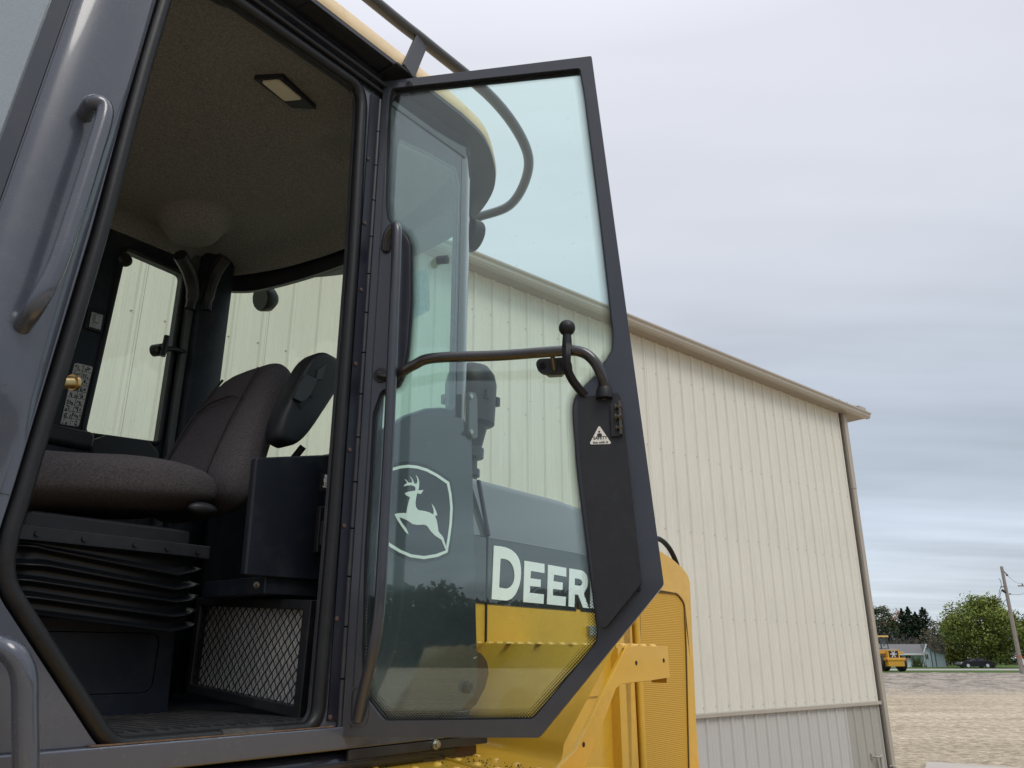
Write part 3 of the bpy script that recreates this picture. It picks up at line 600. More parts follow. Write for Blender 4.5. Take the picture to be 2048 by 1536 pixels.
# far rear corner post and hoses
pb = MB(); pb.plate([[(0.255, 1.46), (0.275, 1.40), (0.345, 1.375), (0.415, 1.40), (0.44, 1.47), (0.40, 1.50)]], lambda x, y: (x, y, 1.55), lambda x, y: (x, y, 3.40)); pb.build("rear_post", NAVY, ldr, bevel=0.006)
MB().box(0.235, 0.262, 1.425, 1.459, 1.55, 3.38).build("post_trim", mat("grey_green_trim", (0.055, 0.062, 0.060), 0.5), ldr, bevel=0.003)
h1 = [LF.p(360, 510, y=1.30), LF.p(378, 545, y=1.35), LF.p(386, 585, y=1.375), LF.p(380, 618, y=1.385)]
h2 = [LF.p(450, 515, y=1.30), LF.p(430, 545, y=1.35), LF.p(418, 580, y=1.365), LF.p(412, 620, y=1.375)]
for h in (h1, h2): MB().tube(smoothpath(h, 6), [0.030, 0.030, 0.028, 0.022], 10).build("cable_boot", RUBBER, ldr, smooth=True)
# headliner
PODX, PODY = LF.p(384, 478, z=3.32).x, LF.p(384, 478, z=3.32).y
def hl(s_, t):
    y = 0.035 + 1.43 * t; xr = 0.40 + 0.17 * math.sin(math.pi * t) ** 0.7; x = -1.25 + (xr + 1.25) * s_
    z = 3.408
    ed = min(y - 0.035, 1.465 - y, (xr - x)); k = max(0, 1 - ed / 0.10); z -= 0.055 * k * k
    z -= 0.085 * math.exp(-(((x - PODX) / 0.115) ** 2 + ((y - PODY) / 0.15) ** 2) ** 4)
    z += 0.030 * math.exp(-(((x - 0.14) / 0.07) ** 2 + ((y - 0.36) / 0.08) ** 2) ** 2) - 0.018 * math.exp(-(((x - 0.14) / 0.15) ** 2 + ((y - 0.34) / 0.15) ** 2) ** 2)
    z += 0.004 * mn.noise(Vector((x * 4, y * 4, 0)))
    return (x, y, z)
hln = MB().grid(hl, 90, 80).build("headliner", FELT, ldr, smooth=True, angle=180)
MB().box(-0.99, -0.90, 0.10, 0.30, 3.33, 3.40).build("overhead_bracket", BLACKPL, ldr, bevel=0.01)
ov = MB(); a = LF.p(430, 5, z=3.34); ov.ball((a.x, a.y, 3.375), 0.05, sc=(1.2, 0.6, 0.5)); ov.build("visor_knob", RUBBER, hln, smooth=True)
dq = [LF.p(u, v, z=3.40) for u, v in ((508, 153), (566, 150), (633, 214), (585, 211))]
dl = MB().plate([[(p.x, p.y) for p in dq]], lambda x, y: (x, y, 3.388), lambda x, y: (x, y, 3.408)).build("dome_light", BLACKPL, hln, bevel=0.003)
dq = [LF.p(u, v, z=3.385) for u, v in ((523, 163), (558, 160), (604, 198), (569, 201))]
MB().plate([round2([(p.x, p.y) for p in dq], 0.008, 3)], lambda x, y: (x, y, 3.382), lambda x, y: (x, y, 3.389)).build("dome_light_lens", LENS, hln, bevel=0.002)
# ---- console beside the seat
cq = PX([(512, 915), (665, 905), (655, 1155), (490, 1150)], 0.2)
cout = [cq[0], (0.36, cq[1][1] + 0.06), (0.36, 1.905), cq[3]]
con = MB().plate([cout], fy(0.20), fy(0.225)).build("side_console", NAVY, ldr, bevel=0.006)
ld = PX([(642, 946), (664, 946), (660, 982), (640, 982)], 0.197); MB().plate([ld], fy(0.1975), fy(0.2)).build("tilt_decal", PRINT, con)
a = LF.p(651, 962, y=0.197); dm = MB(); dm.box(a.x - 0.004, a.x + 0.005, 0.1960, 0.1974, a.z + 0.008, a.z + 0.018); dm.box(a.x - 0.006, a.x + 0.007, 0.1960, 0.1974, a.z - 0.004, a.z + 0.007); dm.box(a.x - 0.004, a.x - 0.001, 0.1960, 0.1974, a.z - 0.014, a.z - 0.004); dm.box(a.x + 0.002, a.x + 0.004, 0.1960, 0.1974, a.z - 0.014, a.z - 0.004); dm.box(a.x - 0.008, a.x + 0.006, 0.1960, 0.1974, a.z - 0.019, a.z - 0.015); dm.build("decal_symbol", WHITE, con)
a = LF.p(642, 1060, y=0.19); b = MB(); b.box(a.x - 0.016, a.x + 0.03, 0.180, 0.199, a.z - 0.065, a.z + 0.065); b.box(a.x - 0.012, a.x + 0.02, 0.172, 0.181, a.z - 0.045, a.z + 0.022); b.build("console_latch", BLACKPL, con, bevel=0.004)
MB().box(-0.10, 0.36, 0.215, 0.50, 1.858, 1.902).build("console_plinth", NAVY, ldr, bevel=0.003)
kn = MB(); a = LF.p(514, 1170, y=0.21); kn.lathe((a.x, 0.214, a.z), (-0.4, -1, 0), [(0.008, 0), (0.008, 0.005), (0.003, 0.006), (0.003, 0.018)], 12); kn.build("fuse_knob", RUST, ldr)
# ---- cabin air filter with expanded metal guard, facing forward
FXP = -0.02
def FQ(pts, x): return [(LF.p(u, v, x=x).y, LF.p(u, v, x=x).z) for u, v in pts]
fo = FQ([(400, 1196), (630, 1200), (606, 1438), (378, 1384)], FXP); fi = FQ([(408, 1212), (612, 1220), (594, 1412), (388, 1368)], FXP)
fx = lambda x0: (lambda y, z: (x0, y, z))
flt = MB().plate([fo, fi], fx(FXP - 0.012), fx(FXP + 0.02)).build("filter_frame", mat("black_filter_frame", (0.010, 0.011, 0.013), 0.45, var=0.3, vscale=30, dirt=(0.06, 0.055, 0.045), dscale=20, damt=0.4), ldr, bevel=0.003)
MB().plate([offset2(fi, 0.01)], fx(FXP + 0.014), fx(FXP + 0.03)).build("filter_media", mat("pale_filter_paper", (0.66, 0.635, 0.60), 0.9, var=0.15, vscale=40, bump=0.3, bscale=200), flt)
mq = [Vector((0, y, z)) for y, z in FQ([(398, 1200), (622, 1206), (600, 1425), (378, 1374)], FXP)]
def fq(s_, t, x): 
    p = (mq[0] * (1 - s_) + mq[1] * s_) * (1 - t) + (mq[3] * (1 - s_) + mq[2] * s_) * t; return Vector((x, p.y, p.z))
em_ = MB(); NC, NR = 18, 8
for r in range(NR * 2):
    for c in range(-1, NC * 2 + 1):
        if (r + c) % 2: continue
        for sgn in (-1, 1):
            s0_, t0 = c / (NC * 2), r / (NR * 2); s1_, t1 = (c + sgn) / (NC * 2), (r + 1) / (NR * 2)
            if min(s0_, s1_) < 0 or max(s0_, s1_) > 1: continue
            p0_ = fq(s0_, t0, FXP - 0.002); p1_ = fq(s1_, t1, FXP - 0.006 * (sgn > 0) - 0.001)
            em_.tube([p0_, p1_], 0.0022 if sgn < 0 else 0.0015, 4, caps=False)
tag(em_.build("expanded_metal_guard", RUBBER, flt), kind="stuff")
fmn = MB()
for r in range(34):
    for c in range(0, 90):
        if (r + c) % 2: continue
        s0_, t0 = c / 90, r / 34
        for sgn in (-1, 1):
            s1_ = (c + sgn) / 90
            if s1_ < 0 or s1_ > 1: continue
            fmn.tube([fq(s0_, t0, FXP + 0.012), fq(s1_, (r + 1) / 34, FXP + 0.012)], 0.00035, 3, caps=False)
tag(fmn.build("fine_wire_mesh", BLACKPL, flt), kind="stuff")
# seat pedestal with recessed cover
bx = sxz(LF, [(105, 1236), (352, 1246), (330, 1405), (60, 1420)], 0.56); bi = sxz(LF, [(130, 1263), (322, 1266), (304, 1386), (100, 1392)], 0.56)
bx = [(-0.62, bx[0][1]), bx[1], (bx[2][0] + 0.01, 1.556), (-0.62, 1.556)]; bi[0] = (-0.60, bi[0][1]); bi[3] = (-0.60, max(1.575, bi[3][1])); bi[2] = (bi[2][0], max(1.575, bi[2][1]))
MB().plate([bx, round2(bi, 0.03)], fy(0.56), fy(0.96)).build("seat_pedestal", NAVY, ldr, bevel=0.003)
MB().plate([offset2(round2(bi, 0.03), -0.0015)], fy(0.564), fy(0.58)).build("pedestal_cover", NAVY, ldr, bevel=0.003)
# ---- far armrest console
fc = MB(); a = LF.p(100, 846, y=1.15); b = LF.p(186, 868, y=1.15); fc.box(a.x - 0.2, b.x, 1.12, 1.30, a.z - 0.07, a.z - 0.005); fc.build("far_armrest", BLACKPL, ldr, bevel=0.02, seg=4)
fc = MB(); fc.box(a.x - 0.2, b.x - 0.01, 1.14, 1.28, a.z - 0.32, a.z - 0.07); fc.build("far_console", NAVY, ldr, bevel=0.004)
q = sxz(LF, [(186, 880), (215, 869), (300, 882), (318, 905), (318, 930), (186, 925)], 1.30); MB().plate([q], fy(1.30), fy(1.45)).build("far_console_tray", BLACKPL, ldr, bevel=0.006)
# ---- seat
seat = MB().box(-0.56, -0.12, 0.56, 0.98, 1.99, 2.05).build("seat", BLACKPL, ldr, bevel=0.01)
def loft(secs, n=20, pw=2.6):
    """secs: (centre, u-axis half-size vector, v-axis half-size vector)"""
    vs = []; fs = []
    for c, U, V_ in secs:
        c = Vector(c); U = Vector(U); V_ = Vector(V_)
        for k in range(n):
            a = 2 * math.pi * k / n; ca, sa = math.cos(a), math.sin(a)
            vs.append(c + U * (abs(ca) ** (2 / pw) * (1 if ca > 0 else -1)) + V_ * (abs(sa) ** (2 / pw) * (1 if sa > 0 else -1)))
    m = len(secs)
    for i in range(m - 1):
        for k in range(n): fs.append((i * n + k, i * n + (k + 1) % n, (i + 1) * n + (k + 1) % n, (i + 1) * n + k))
    fs += [tuple(range(n))[::-1], tuple(range((m - 1) * n, m * n))]
    return MB().add(vs, fs)
def cush_secs():
    r = []
    for k, (x, w_, h, z) in enumerate([(-0.70, 0.10, 0.02, 2.12), (-0.69, 0.20, 0.045, 2.12), (-0.65, 0.245, 0.062, 2.122), (-0.55, 0.255, 0.062, 2.128), (-0.44, 0.26, 0.060, 2.142), (-0.34, 0.26, 0.066, 2.156), (-0.24, 0.262, 0.064, 2.166), (-0.15, 0.257, 0.056, 2.170), (-0.08, 0.245, 0.042, 2.166), (-0.04, 0.19, 0.025, 2.16), (-0.03, 0.1, 0.01, 2.16)]):
        r.append(((x, 0.765, z + (0.010 if h > 0.03 else 0.0)), (0, w_, 0), (0, 0, h + (0.014 if h > 0.03 else 0.0))))
    return r
cl0 = loft(cush_secs(), 36, 3.4); cl0.v = [(x, y, z - (0.012 * max(0, 1 - (abs(y - 0.765) / 0.17) ** 4) if z > 2.16 else 0) + 0.004 * mn.noise(Vector((x * 13, y * 13, z * 13)))) for x, y, z in cl0.v]
cu_ = cl0.build("seat_cushion", FABRIC, seat, smooth=True, angle=180)
cu_.modifiers.new("sub", 'SUBSURF').render_levels = 1
up = Vector((0.20, 0, 0.50)).normalized(); fwd_ = Vector((-up.z, 0, up.x))
secs = []
for t, w_, th in [(0.0, 0.14, 0.03), (0.008, 0.215, 0.05), (0.03, 0.25, 0.068), (0.08, 0.264, 0.082), (0.14, 0.262, 0.082), (0.24, 0.25, 0.078), (0.34, 0.228, 0.072), (0.43, 0.205, 0.068), (0.51, 0.185, 0.064), (0.555, 0.165, 0.055), (0.578, 0.13, 0.035), (0.583, 0.07, 0.015)]:
    c = Vector((-0.015, 0.77, 2.13)) + up * t + fwd_ * (0.02 * math.sin(t * 5)); secs.append((c, (0, w_, 0), fwd_ * th))
bk = loft(secs, 40, 3.0)
nv = []
for v in bk.v:                                   # hollow centre between the side bolsters, soft creases
    p = Vector(v); q_ = p - Vector((-0.015, 0.77, 2.13)); t = q_.dot(up); f_ = q_.dot(fwd_)
    if f_ > 0.0: p -= fwd_ * (0.020 * max(0.0, 1 - (abs(p.y - 0.77) / 0.15) ** 3) * min(1, f_ / 0.05) * (1 if t < 0.38 else max(0.3, 1 - (t - 0.38) * 8)))
    p += fwd_ * 0.0035 * mn.noise(p * 14); nv.append(tuple(p))
bk.v = nv
back = bk.build("seat_backrest", FABRIC, seat, smooth=True, angle=180); back.modifiers.new("sub", 'SUBSURF').render_levels = 1
def on_back(y, t, d=0.0): return Vector((-0.015, y, 2.13)) + up * t + fwd_ * (0.02 * math.sin(t * 5) + 0.074 + d)
SEAM = mat("seam_piping_thread", (0.035, 0.03, 0.03), 0.9)  # dark piping thread along the backrest seams
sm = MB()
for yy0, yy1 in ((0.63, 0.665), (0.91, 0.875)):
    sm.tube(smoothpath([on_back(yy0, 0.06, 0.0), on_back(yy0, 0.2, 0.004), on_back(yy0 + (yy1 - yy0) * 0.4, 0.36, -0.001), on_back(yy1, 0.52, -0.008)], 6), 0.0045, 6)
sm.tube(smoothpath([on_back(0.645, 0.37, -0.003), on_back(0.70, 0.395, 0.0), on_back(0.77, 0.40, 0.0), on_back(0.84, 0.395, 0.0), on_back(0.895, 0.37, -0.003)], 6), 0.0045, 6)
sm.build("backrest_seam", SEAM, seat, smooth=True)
# inner centre pad, slightly proud, so the bolsters read
def padf(s_, t):
    yy = 0.645 + 0.25 * s_; tt = 0.07 + 0.30 * t; e_ = min(s_, 1 - s_, t, 1 - t); d = 0.007 * min(1, e_ * 7) + 0.001 - 0.004
    return on_back(yy, tt, d)
ar = PX([(548, 842), (556, 872), (588, 898), (612, 884), (650, 825), (682, 765), (684, 732), (672, 714), (650, 708), (628, 714), (598, 748), (556, 812)], 0.44)
def pillow(out, y0, y1, r, bulge=0.0):
    lo = [(y0, r), (y0 + r * 0.08, r * 0.6), (y0 + r * 0.3, r * 0.28), (y0 + r * 0.62, r * 0.07), (y0 + r, 0.0), (y1 - r, 0.0), (y1 - r * 0.3, r * 0.28), (y1, r)]
    vs = []; fs = []; n = len(out)
    cxm = sum(p[0] for p in out) / n; czm = sum(p[1] for p in out) / n
    for y, d in lo: vs += [(cxm + (x - cxm) * (1 - d / 0.075), y, czm + (z - czm) * (1 - d / 0.16)) for x, z in out]
    for k in range(len(lo) - 1):
        for i in range(n): fs.append((k * n + i, k * n + (i + 1) % n, (k + 1) * n + (i + 1) % n, (k + 1) * n + i))
    fs += [tuple(range(n))[::-1], tuple(range((len(lo) - 1) * n, len(lo) * n))]; return MB().add(vs, fs)
apx_ = []
for k in range(36):
    a_ = 2 * math.pi * k / 36; ca, sa = math.cos(a_), math.sin(a_); l_ = abs(ca) ** 0.55 * (1 if ca > 0 else -1); w_ = abs(sa) ** 0.62 * (1 if sa > 0 else -1)
    hw = 37 + 7 * l_; apx_.append((614 + 0.50 * 100 * l_ + 0.867 * hw * w_, 800 - 0.867 * 100 * l_ + 0.50 * hw * w_))
arl = PX(apx_, 0.42)
arm = pillow(arl, 0.40, 0.49, 0.020).build("armrest", BLACKPL, seat, smooth=True, angle=60)
pdp = PX([(592, 776), (606, 750), (630, 760), (616, 792), (600, 806), (584, 798)], 0.40); MB().plate([round2(pdp, 0.006, 3)], fy(0.388), fy(0.405)).build("armrest_pad", mat("armrest_grey_plastic", (0.030, 0.032, 0.036), 0.38), seat, bevel=0.006)
pdp = PX([(632, 740), (650, 728), (640, 760), (628, 762)], 0.405); MB().plate([pdp], fy(0.3955), fy(0.405)).build("armrest_badge", mat("armrest_grey_plastic", (0.030, 0.032, 0.036), 0.38), seat, bevel=0.002)
for u, v in ((621, 792), (599, 814)):
    a = LF.p(u, v, y=0.407); MB().lathe((a.x, 0.401, a.z), (0, -1, 0), [(0.008, 0), (0.008, 0.003)], 14).build("armrest_cap", RUBBER, seat)
MB().tube([(0.16, 0.45, 2.34), (0.13, 0.50, 2.26), (0.10, 0.60, 2.16)], 0.012, 8).build("armrest_pivot", RUBBER, seat, smooth=True)
lv = MB(); a = LF.p(405, 1018, y=0.52); lv.ball(a, 0.035, sc=(1.3, 0.6, 0.55)); lv.build("tilt_lever", BLACKPL, seat, smooth=True)
# suspension bellows: plate rim with bolts, folds of rubber
rim = MB().box(-0.62, -0.11, 0.47, 1.03, 1.962, 1.998).build("bellows_rim", BLACKPL, seat, bevel=0.003)
for x in (-0.57, -0.46, -0.33, -0.24, -0.15): MB().lathe((x, 0.469, 1.98), (0, -1, 0), [(0.007, 0), (0.006, 0.005)], 8).build("rim_bolt", BLACKPL, seat)
bl = MB(); ringp = round2([(-0.63, 0.46), (-0.12, 0.46), (-0.12, 1.04), (-0.63, 1.04)], 0.09, 6); NRG = 61; vs = []; fs = []; nb = len(ringp)
for k in range(NRG):
    t = k / (NRG - 1); off = 0.026 * (1 - abs(math.sin(t * math.pi * 5))) ** 1.7 - 0.010
    o_ = offset2(ringp, off)
    for i, (x, y) in enumerate(o_):
        vs.append((x, y, 1.965 - 0.185 * t + (0.020 * math.sin(x * 11 + 1.6) + 0.008 * mn.noise(Vector((x * 12, y * 12, t * 3)))) * min(1, t * 5) + 0.006 * math.sin(y * 13)))
for k in range(NRG - 1):
    for i in range(nb): fs.append((k * nb + i, k * nb + (i + 1) % nb, (k + 1) * nb + (i + 1) % nb, (k + 1) * nb + i))
bl.add(vs, fs).build("suspension_bellows", mat("bellows_rubber", (0.006, 0.007, 0.009), 0.34, spec=0.35), seat, smooth=True, angle=180)
MB().box(-0.55, -0.20, 0.62, 0.94, 1.70, 1.80).build("seat_base", BLACKPL, seat, bevel=0.005)
# brass fitting on the front post
bf = MB(); a = LF.p(118, 764, y=0.03); b = LF.p(150, 765, y=0.045); bf.tube([a, a.lerp(b, 0.8)], 0.013, 12); bf.tube([a.lerp(b, 0.8), b], 0.0165, 12); bf.build("brass_fitting", BRASS, ldr, smooth=True, angle=40)
# rear work light outside the back glass, and one under the near roof corner
a = LF.p(531, 600, x=0.70); wk = MB(); wk.lathe(a + Vector((0.05, 0, 0.02)), (-1, 0.0, -0.25), [(0.035, 0), (0.062, 0.03), (0.066, 0.075), (0.060, 0.085)], 16); wk.tube([a + Vector((0, 0, 0.05)), a + Vector((0, 0, 0.12))], 0.018, 8); wk.build("work_light", RUBBER, ldr, smooth=True, angle=40)
a = LF.p(952, 468, x=0.80); wk = MB(); wk.lathe(a + Vector((-0.06, 0.03, 0.0)), (1, -0.3, -0.1), [(0.03, 0), (0.065, 0.03), (0.068, 0.07), (0.062, 0.08)], 16); wk.tube([a + Vector((0, 0.03, 0.04)), (0.74, 0.28, 3.45)], 0.014, 8); wk.build("work_light", RUBBER, ldr, smooth=True, angle=40)

# ---- engine hood behind the cab
HY = 0.30
hz = LF.p(952, 1207, y=HY).z                                  # black over yellow line
cz = LF.p(978, 1075, y=HY).z                                  # crease
HOODBLK = mat("hood_dark_paint", (0.030, 0.034, 0.038), 0.10, coat=0.7)
x0 = 0.72; xs_ = LF.p(974, 1100, y=HY).x
def notch():
    a = LF.p(930 + 1525 / 6.827, 1040 + 1253 / 6.827, y=HY); b = LF.p(930 + 1535 / 6.827, 1040 + 1095 / 6.827, y=HY); c = LF.p(930 + 1592 / 6.827, 1040 + 1262 / 6.827, y=HY)
    return [(a.x, hz), (b.x, b.z), (c.x, hz)]
hx1 = 1.84
MB().box(x0, 2.55, HY + 0.004, 1.22, 1.0, hz + 0.01).build("hood_lower_body", YEL, ldr, bevel=0.006)
hd = MB().plate([[(xs_ + 0.004, hz)] + notch() + [(hx1, hz), (hx1, cz), (xs_ + 0.004, cz)]], fy(HY), fy(HY + 0.02)).build("hood_side_panel", HOODBLK, ldr, bevel=0.003)
MB().plate([[(x0, hz), (xs_ - 0.002, hz), (xs_ - 0.002, cz), (x0, cz)]], fy(HY), fy(HY + 0.02)).build("hood_front_panel", HOODBLK, ldr, bevel=0.003)
MB().plate([[(xs_ + 0.004, 1.55), (hx1, 1.55), (hx1, hz - 0.002), (xs_ + 0.004, hz - 0.002)]], fy(HY - 0.002), fy(HY + 0.02)).build("lower_side_panel", YEL, ldr, bevel=0.003)
ct = MB(); ztop = LF.p(1060, 981, y=0.40).z
hp = [(HY, cz), (HY + 0.004, cz + 0.004), (0.385, ztop - 0.04), (0.42, ztop - 0.006), (0.46, ztop), (1.06, ztop), (1.10, ztop - 0.006), (1.135, ztop - 0.04), (1.216, cz + 0.004), (1.22, cz)]
def htop(x, f): return [(x, 0.76 + (y - 0.76) * (1 - 0.06 * f), cz + (z - cz) * (1 - 0.72 * f)) for y, z in hp]
secs_ = [htop(x0, 0), htop(1.55, 0.0), htop(1.80, 0.10), htop(2.0, 0.35), htop(2.2, 0.7), htop(2.40, 1.0)]; nh = len(hp); vs = [p for s_ in secs_ for p in s_]
fs = [(k * nh + i, k * nh + i + 1, (k + 1) * nh + i + 1, (k + 1) * nh + i) for k in range(len(secs_) - 1) for i in range(nh - 1)] + [tuple(range(nh)), tuple(range((len(secs_) - 1) * nh, len(secs_) * nh))[::-1]]
hood = ct.add(vs, fs).build("hood", HOODBLK, ldr, smooth=True, angle=25)
gr = MB(); A = LF.p(955, 962, y=0.375); B = LF.p(975, 1072, y=HY); gr.tube([A + Vector((0, -0.004, 0)), B + Vector((0, -0.003, 0))], 0.009, 5); gr.tube([B + Vector((0, 0.0, 0)), (B.x - 0.003, HY, hz)], 0.004, 5); gr.tube([(B.x - 0.003, HY, hz), (B.x - 0.003, HY, 1.75)], 0.004, 5)
gr.build("hood_seam", RUBBER, hood)  # black tubes put in for the shadow gap between hood panels
# lettering
def LT(pts): return PX([(930 + a / 6.827, 1040 + b / 6.827) for a, b in pts], HY - 0.003)
Dl = [(395, 350), (480, 358), (560, 375), (630, 405), (685, 450), (722, 500), (748, 560), (762, 640), (765, 720), (760, 800), (745, 880), (720, 950), (685, 1020), (640, 1070), (600, 1092), (560, 1100), (365, 1080)]
Dh = [(485, 525), (540, 530), (590, 548), (625, 580), (655, 635), (672, 700), (677, 760), (672, 820), (655, 870), (625, 912), (590, 932), (550, 937), (465, 920)]
E1 = [(812, 555), (1085, 600), (1085, 725), (900, 695), (893, 795), (1035, 815), (1032, 915), (888, 900), (885, 995), (1078, 1015), (1072, 1145), (797, 1120)]
E2 = [(1135, 610), (1383, 655), (1383, 775), (1215, 745), (1207, 835), (1335, 855), (1332, 955), (1200, 940), (1200, 1030), (1378, 1050), (1372, 1175), (1120, 1150)]
Rl = [(1425, 660), (1560, 682), (1610, 695), (1645, 725), (1668, 770), (1678, 830), (1675, 885), (1660, 935), (1635, 975), (1622, 1010), (1692, 1205), (1612, 1195), (1545, 1022), (1500, 1015), (1492, 1190), (1415, 1180)]
Rh = [(1500, 795), (1560, 803), (1590, 822), (1605, 850), (1600, 880), (1575, 900), (1497, 890)]
for nm_, loops in (("letter_d", [Dl, Dh]), ("letter_e", [E1]), ("letter_e", [E2]), ("letter_r", [Rl, Rh])):
    MB().plate([LT(l) for l in loops], fy(HY - 0.0032), fy(HY - 0.0012)).build(nm_, WHITE, hood)
e2 = LT(E2); sx = LT([(1715, 710)])[0][0] - e2[0][0]
MB().plate([[(x + sx, z) for x, z in e2]], fy(HY - 0.0032), fy(HY - 0.0012)).build("letter_e", WHITE, hood)
hh_ = MB(); a = LF.p(1185, 1262, y=HY); hh_.box(a.x - 0.05, a.x + 0.08, HY - 0.02, HY, a.z - 0.02, a.z + 0.02); hh_.build("panel_latch", STEEL, ldr, bevel=0.003)
# ---- rear radiator enclosure
GY = 0.26
top = PX([(1240, 1085), (1318, 1100), (1345, 1118), (1366, 1136), (1377, 1152)], GY)
ex = LF.p(1390, 1530, y=GY).x; tx = top[-1][0]
body = [(1.80, 0.95), (1.80, top[0][1] + 0.03)] + top[1:] + [(tx + 0.015, top[-1][1] - 0.03), ((tx + ex) / 2 + 0.01, 1.4), (ex, 0.95)]
SCR = bpy.data.materials.new("perforated_yellow_screen"); SCR.use_nodes = True
def mkscr():
    t = SCR.node_tree; b = t.nodes['Principled BSDF']; b.inputs['Roughness'].default_value = 0.5
    c = t.nodes.new('ShaderNodeTexCoord'); s = t.nodes.new('ShaderNodeSeparateXYZ'); t.links.new(c.outputs['Object'], s.inputs[0])
    wz = mth(t, 'SINE', mth(t, 'MULTIPLY', s.outputs[2], 2 * math.pi / 0.0080)); wx = mth(t, 'SINE', mth(t, 'MULTIPLY', s.outputs[0], 2 * math.pi / 0.011))
    k = mth(t, 'ADD', mth(t, 'MULTIPLY', wz, 0.34), mth(t, 'MULTIPLY', wx, 0.10)); k = mth(t, 'ADD', k, 0.5, True)
    r = t.nodes.new('ShaderNodeValToRGB'); t.links.new(k, r.inputs[0]); r.color_ramp.elements[0].position = 0.1; r.color_ramp.elements[0].color = (0.54, 0.295, 0.022, 1)
    r.color_ramp.elements[1].position = 0.75; r.color_ramp.elements[1].color = (0.62, 0.345, 0.03, 1); t.links.new(r.outputs[0], b.inputs['Base Color'])
    bp = t.nodes.new('ShaderNodeBump'); bp.inputs['Strength'].default_value = 0.3; bp.inputs['Distance'].default_value = 0.002; t.links.new(wz, bp.inputs['Height']); t.links.new(bp.outputs[0], b.inputs['Normal'])
mkscr()
h1_ = PX([(1278, 1178), (1355, 1186), (1370, 1205), (1374, 1300), (1380, 1560), (1290, 1560)], GY)
h0_ = PX([(1205, 1182), (1263, 1182), (1266, 1560), (1243, 1560)], GY)
q_ = LF.p(1240, 1400, y=GY); h0_ = [(q_.x, 2.02), (LF.p(1266, 1300, y=GY).x, 2.02), (LF.p(1268, 1300, y=GY).x, 1.0), (q_.x, 1.0)]
h1_ = round2(h1_, 0.03, 4)
enc = MB().plate([body, h1_, h0_], fy(GY), fy(1.26)).build("radiator_enclosure", YEL, ldr, bevel=0.008)
MB().plate([offset2(h1_, -0.006)], fy(GY + 0.006), fy(GY + 0.016)).build("side_screen", SCR, enc)
MB().plate([offset2(h0_, -0.002)], fy(GY + 0.006), fy(GY + 0.016)).build("side_screen", SCR, enc)
MB().plate([offset2(h1_, 0.004), offset2(h1_, -0.006)], fy(GY + 0.001), fy(GY + 0.02)).build("screen_gap", mat("shadow_gap", (0.10, 0.055, 0.01), 0.8), enc)
rbx = (LF.p(1268, 1300, y=GY).x + LF.p(1281, 1300, y=GY).x) / 2
MB().tube([(rbx, GY - 0.002, 1.0), (rbx, GY - 0.002, 2.03)], 0.016, 12).build("screen_bar", YEL, enc, smooth=True)
arc = [LF.p(1290, 1075, y=0.45), LF.p(1318, 1078, y=0.45), LF.p(1335, 1092, y=0.45), LF.p(1347, 1112, y=0.45), LF.p(1357, 1138, y=0.45)]
MB().tube(smoothpath(arc, 5), 0.014, 10).build("hood_hose", RUBBER, ldr, smooth=True)
# small service door below the grille on the hood side
sd_ = PX([(1205, 1466), (1219, 1464), (1219, 1560), (1190, 1560)], GY - 0.06)
# ---- air precleaner behind the cab
pc = Vector((1.145, 0.60, 0)); zt = LF.p(955, 742, x=1.13).z; zb = LF.p(985, 862, x=1.2).z
prc = MB().lathe((pc.x, pc.y, 0), (0, 0, 1), [(0.045, zb - 0.10), (0.075, zb + 0.02), (0.106, zb + 0.03), (0.113, zb + 0.16), (0.115, zb + 0.21), (0.105, zb + 0.255), (0.08, zb + 0.29), (0.03, zb + 0.31)], 28).build("air_precleaner", BLACKPL, ldr, smooth=True, angle=40)
cb_ = MB()
for a in range(6):
    t = a * math.pi / 3 + 0.3; cb_.box(pc.x + 0.117 * math.cos(t) - 0.01, pc.x + 0.117 * math.cos(t) + 0.01, pc.y + 0.117 * math.sin(t) - 0.01, pc.y + 0.117 * math.sin(t) + 0.01, zb + 0.12, zb + 0.16)
cb_.build("clip", BLACKPL, prc)
pp = MB(); pp.tube([(pc.x, pc.y, cz), (pc.x, pc.y, zb - 0.08)], 0.034, 12); pp.lathe((pc.x, pc.y, zb - 0.12), (0, 0, 1), [(0.06, 0), (0.062, 0.04), (0.05, 0.05)], 14); pp.lathe((pc.x, pc.y, zb - 0.2), (0, 0, 1), [(0.045, 0), (0.045, 0.03)], 14); pp.build("intake_pipe", GRAPHD, ldr, smooth=True, angle=40)

# ---- fender and step deck (yellow)
FB = -0.38
ZD = 1.44
f0 = LF.p(1128, 1531, z=ZD); f1 = LF.p(880, 1482, z=ZD)
t0_ = LF.p(1232, 1291, y=FB); t1_ = LF.p(945, 1286, y=HY)
def ff(s_, t):
    b = f1.lerp(f0, s_); tp = t1_.lerp(t0_, s_); b = b.copy()
    tt = max(0, (t - 0.16) / 0.84)
    if t < 0.16:
        a = t / 0.16 * math.pi / 2; R_ = 0.05; fw = Vector((b.x - tp.x, 0, 0)).normalized() if False else Vector((-1, -0.1, 0)).normalized()
        return b + fw * (R_ * (1 - math.sin(a))) + Vector((0, 0, R_ * (1 - math.cos(a))))
    b2 = b + Vector((0, 0, 0.05)); return b2.lerp(tp, tt)
fen = MB().grid(ff, 10, 26).build("rear_fender", YEL, ldr, smooth=True, angle=60)
arm_x1 = LF.p(1335, 1292, y=FB).x
skp = PX([(1251, 1292), (1333, 1293), (1338, 1355), (1300, 1361), (1240, 1368), (1230, 1376), (1224, 1392), (1160, 1560), (1100, 1560), (1118, 1532), (1150, 1500), (1206, 1382), (1238, 1318)], FB)
skt = MB().plate([skp], fy(FB - 0.004), fy(FB + 0.008)).build("fender_skirt", YEL, fen, bevel=0.002)
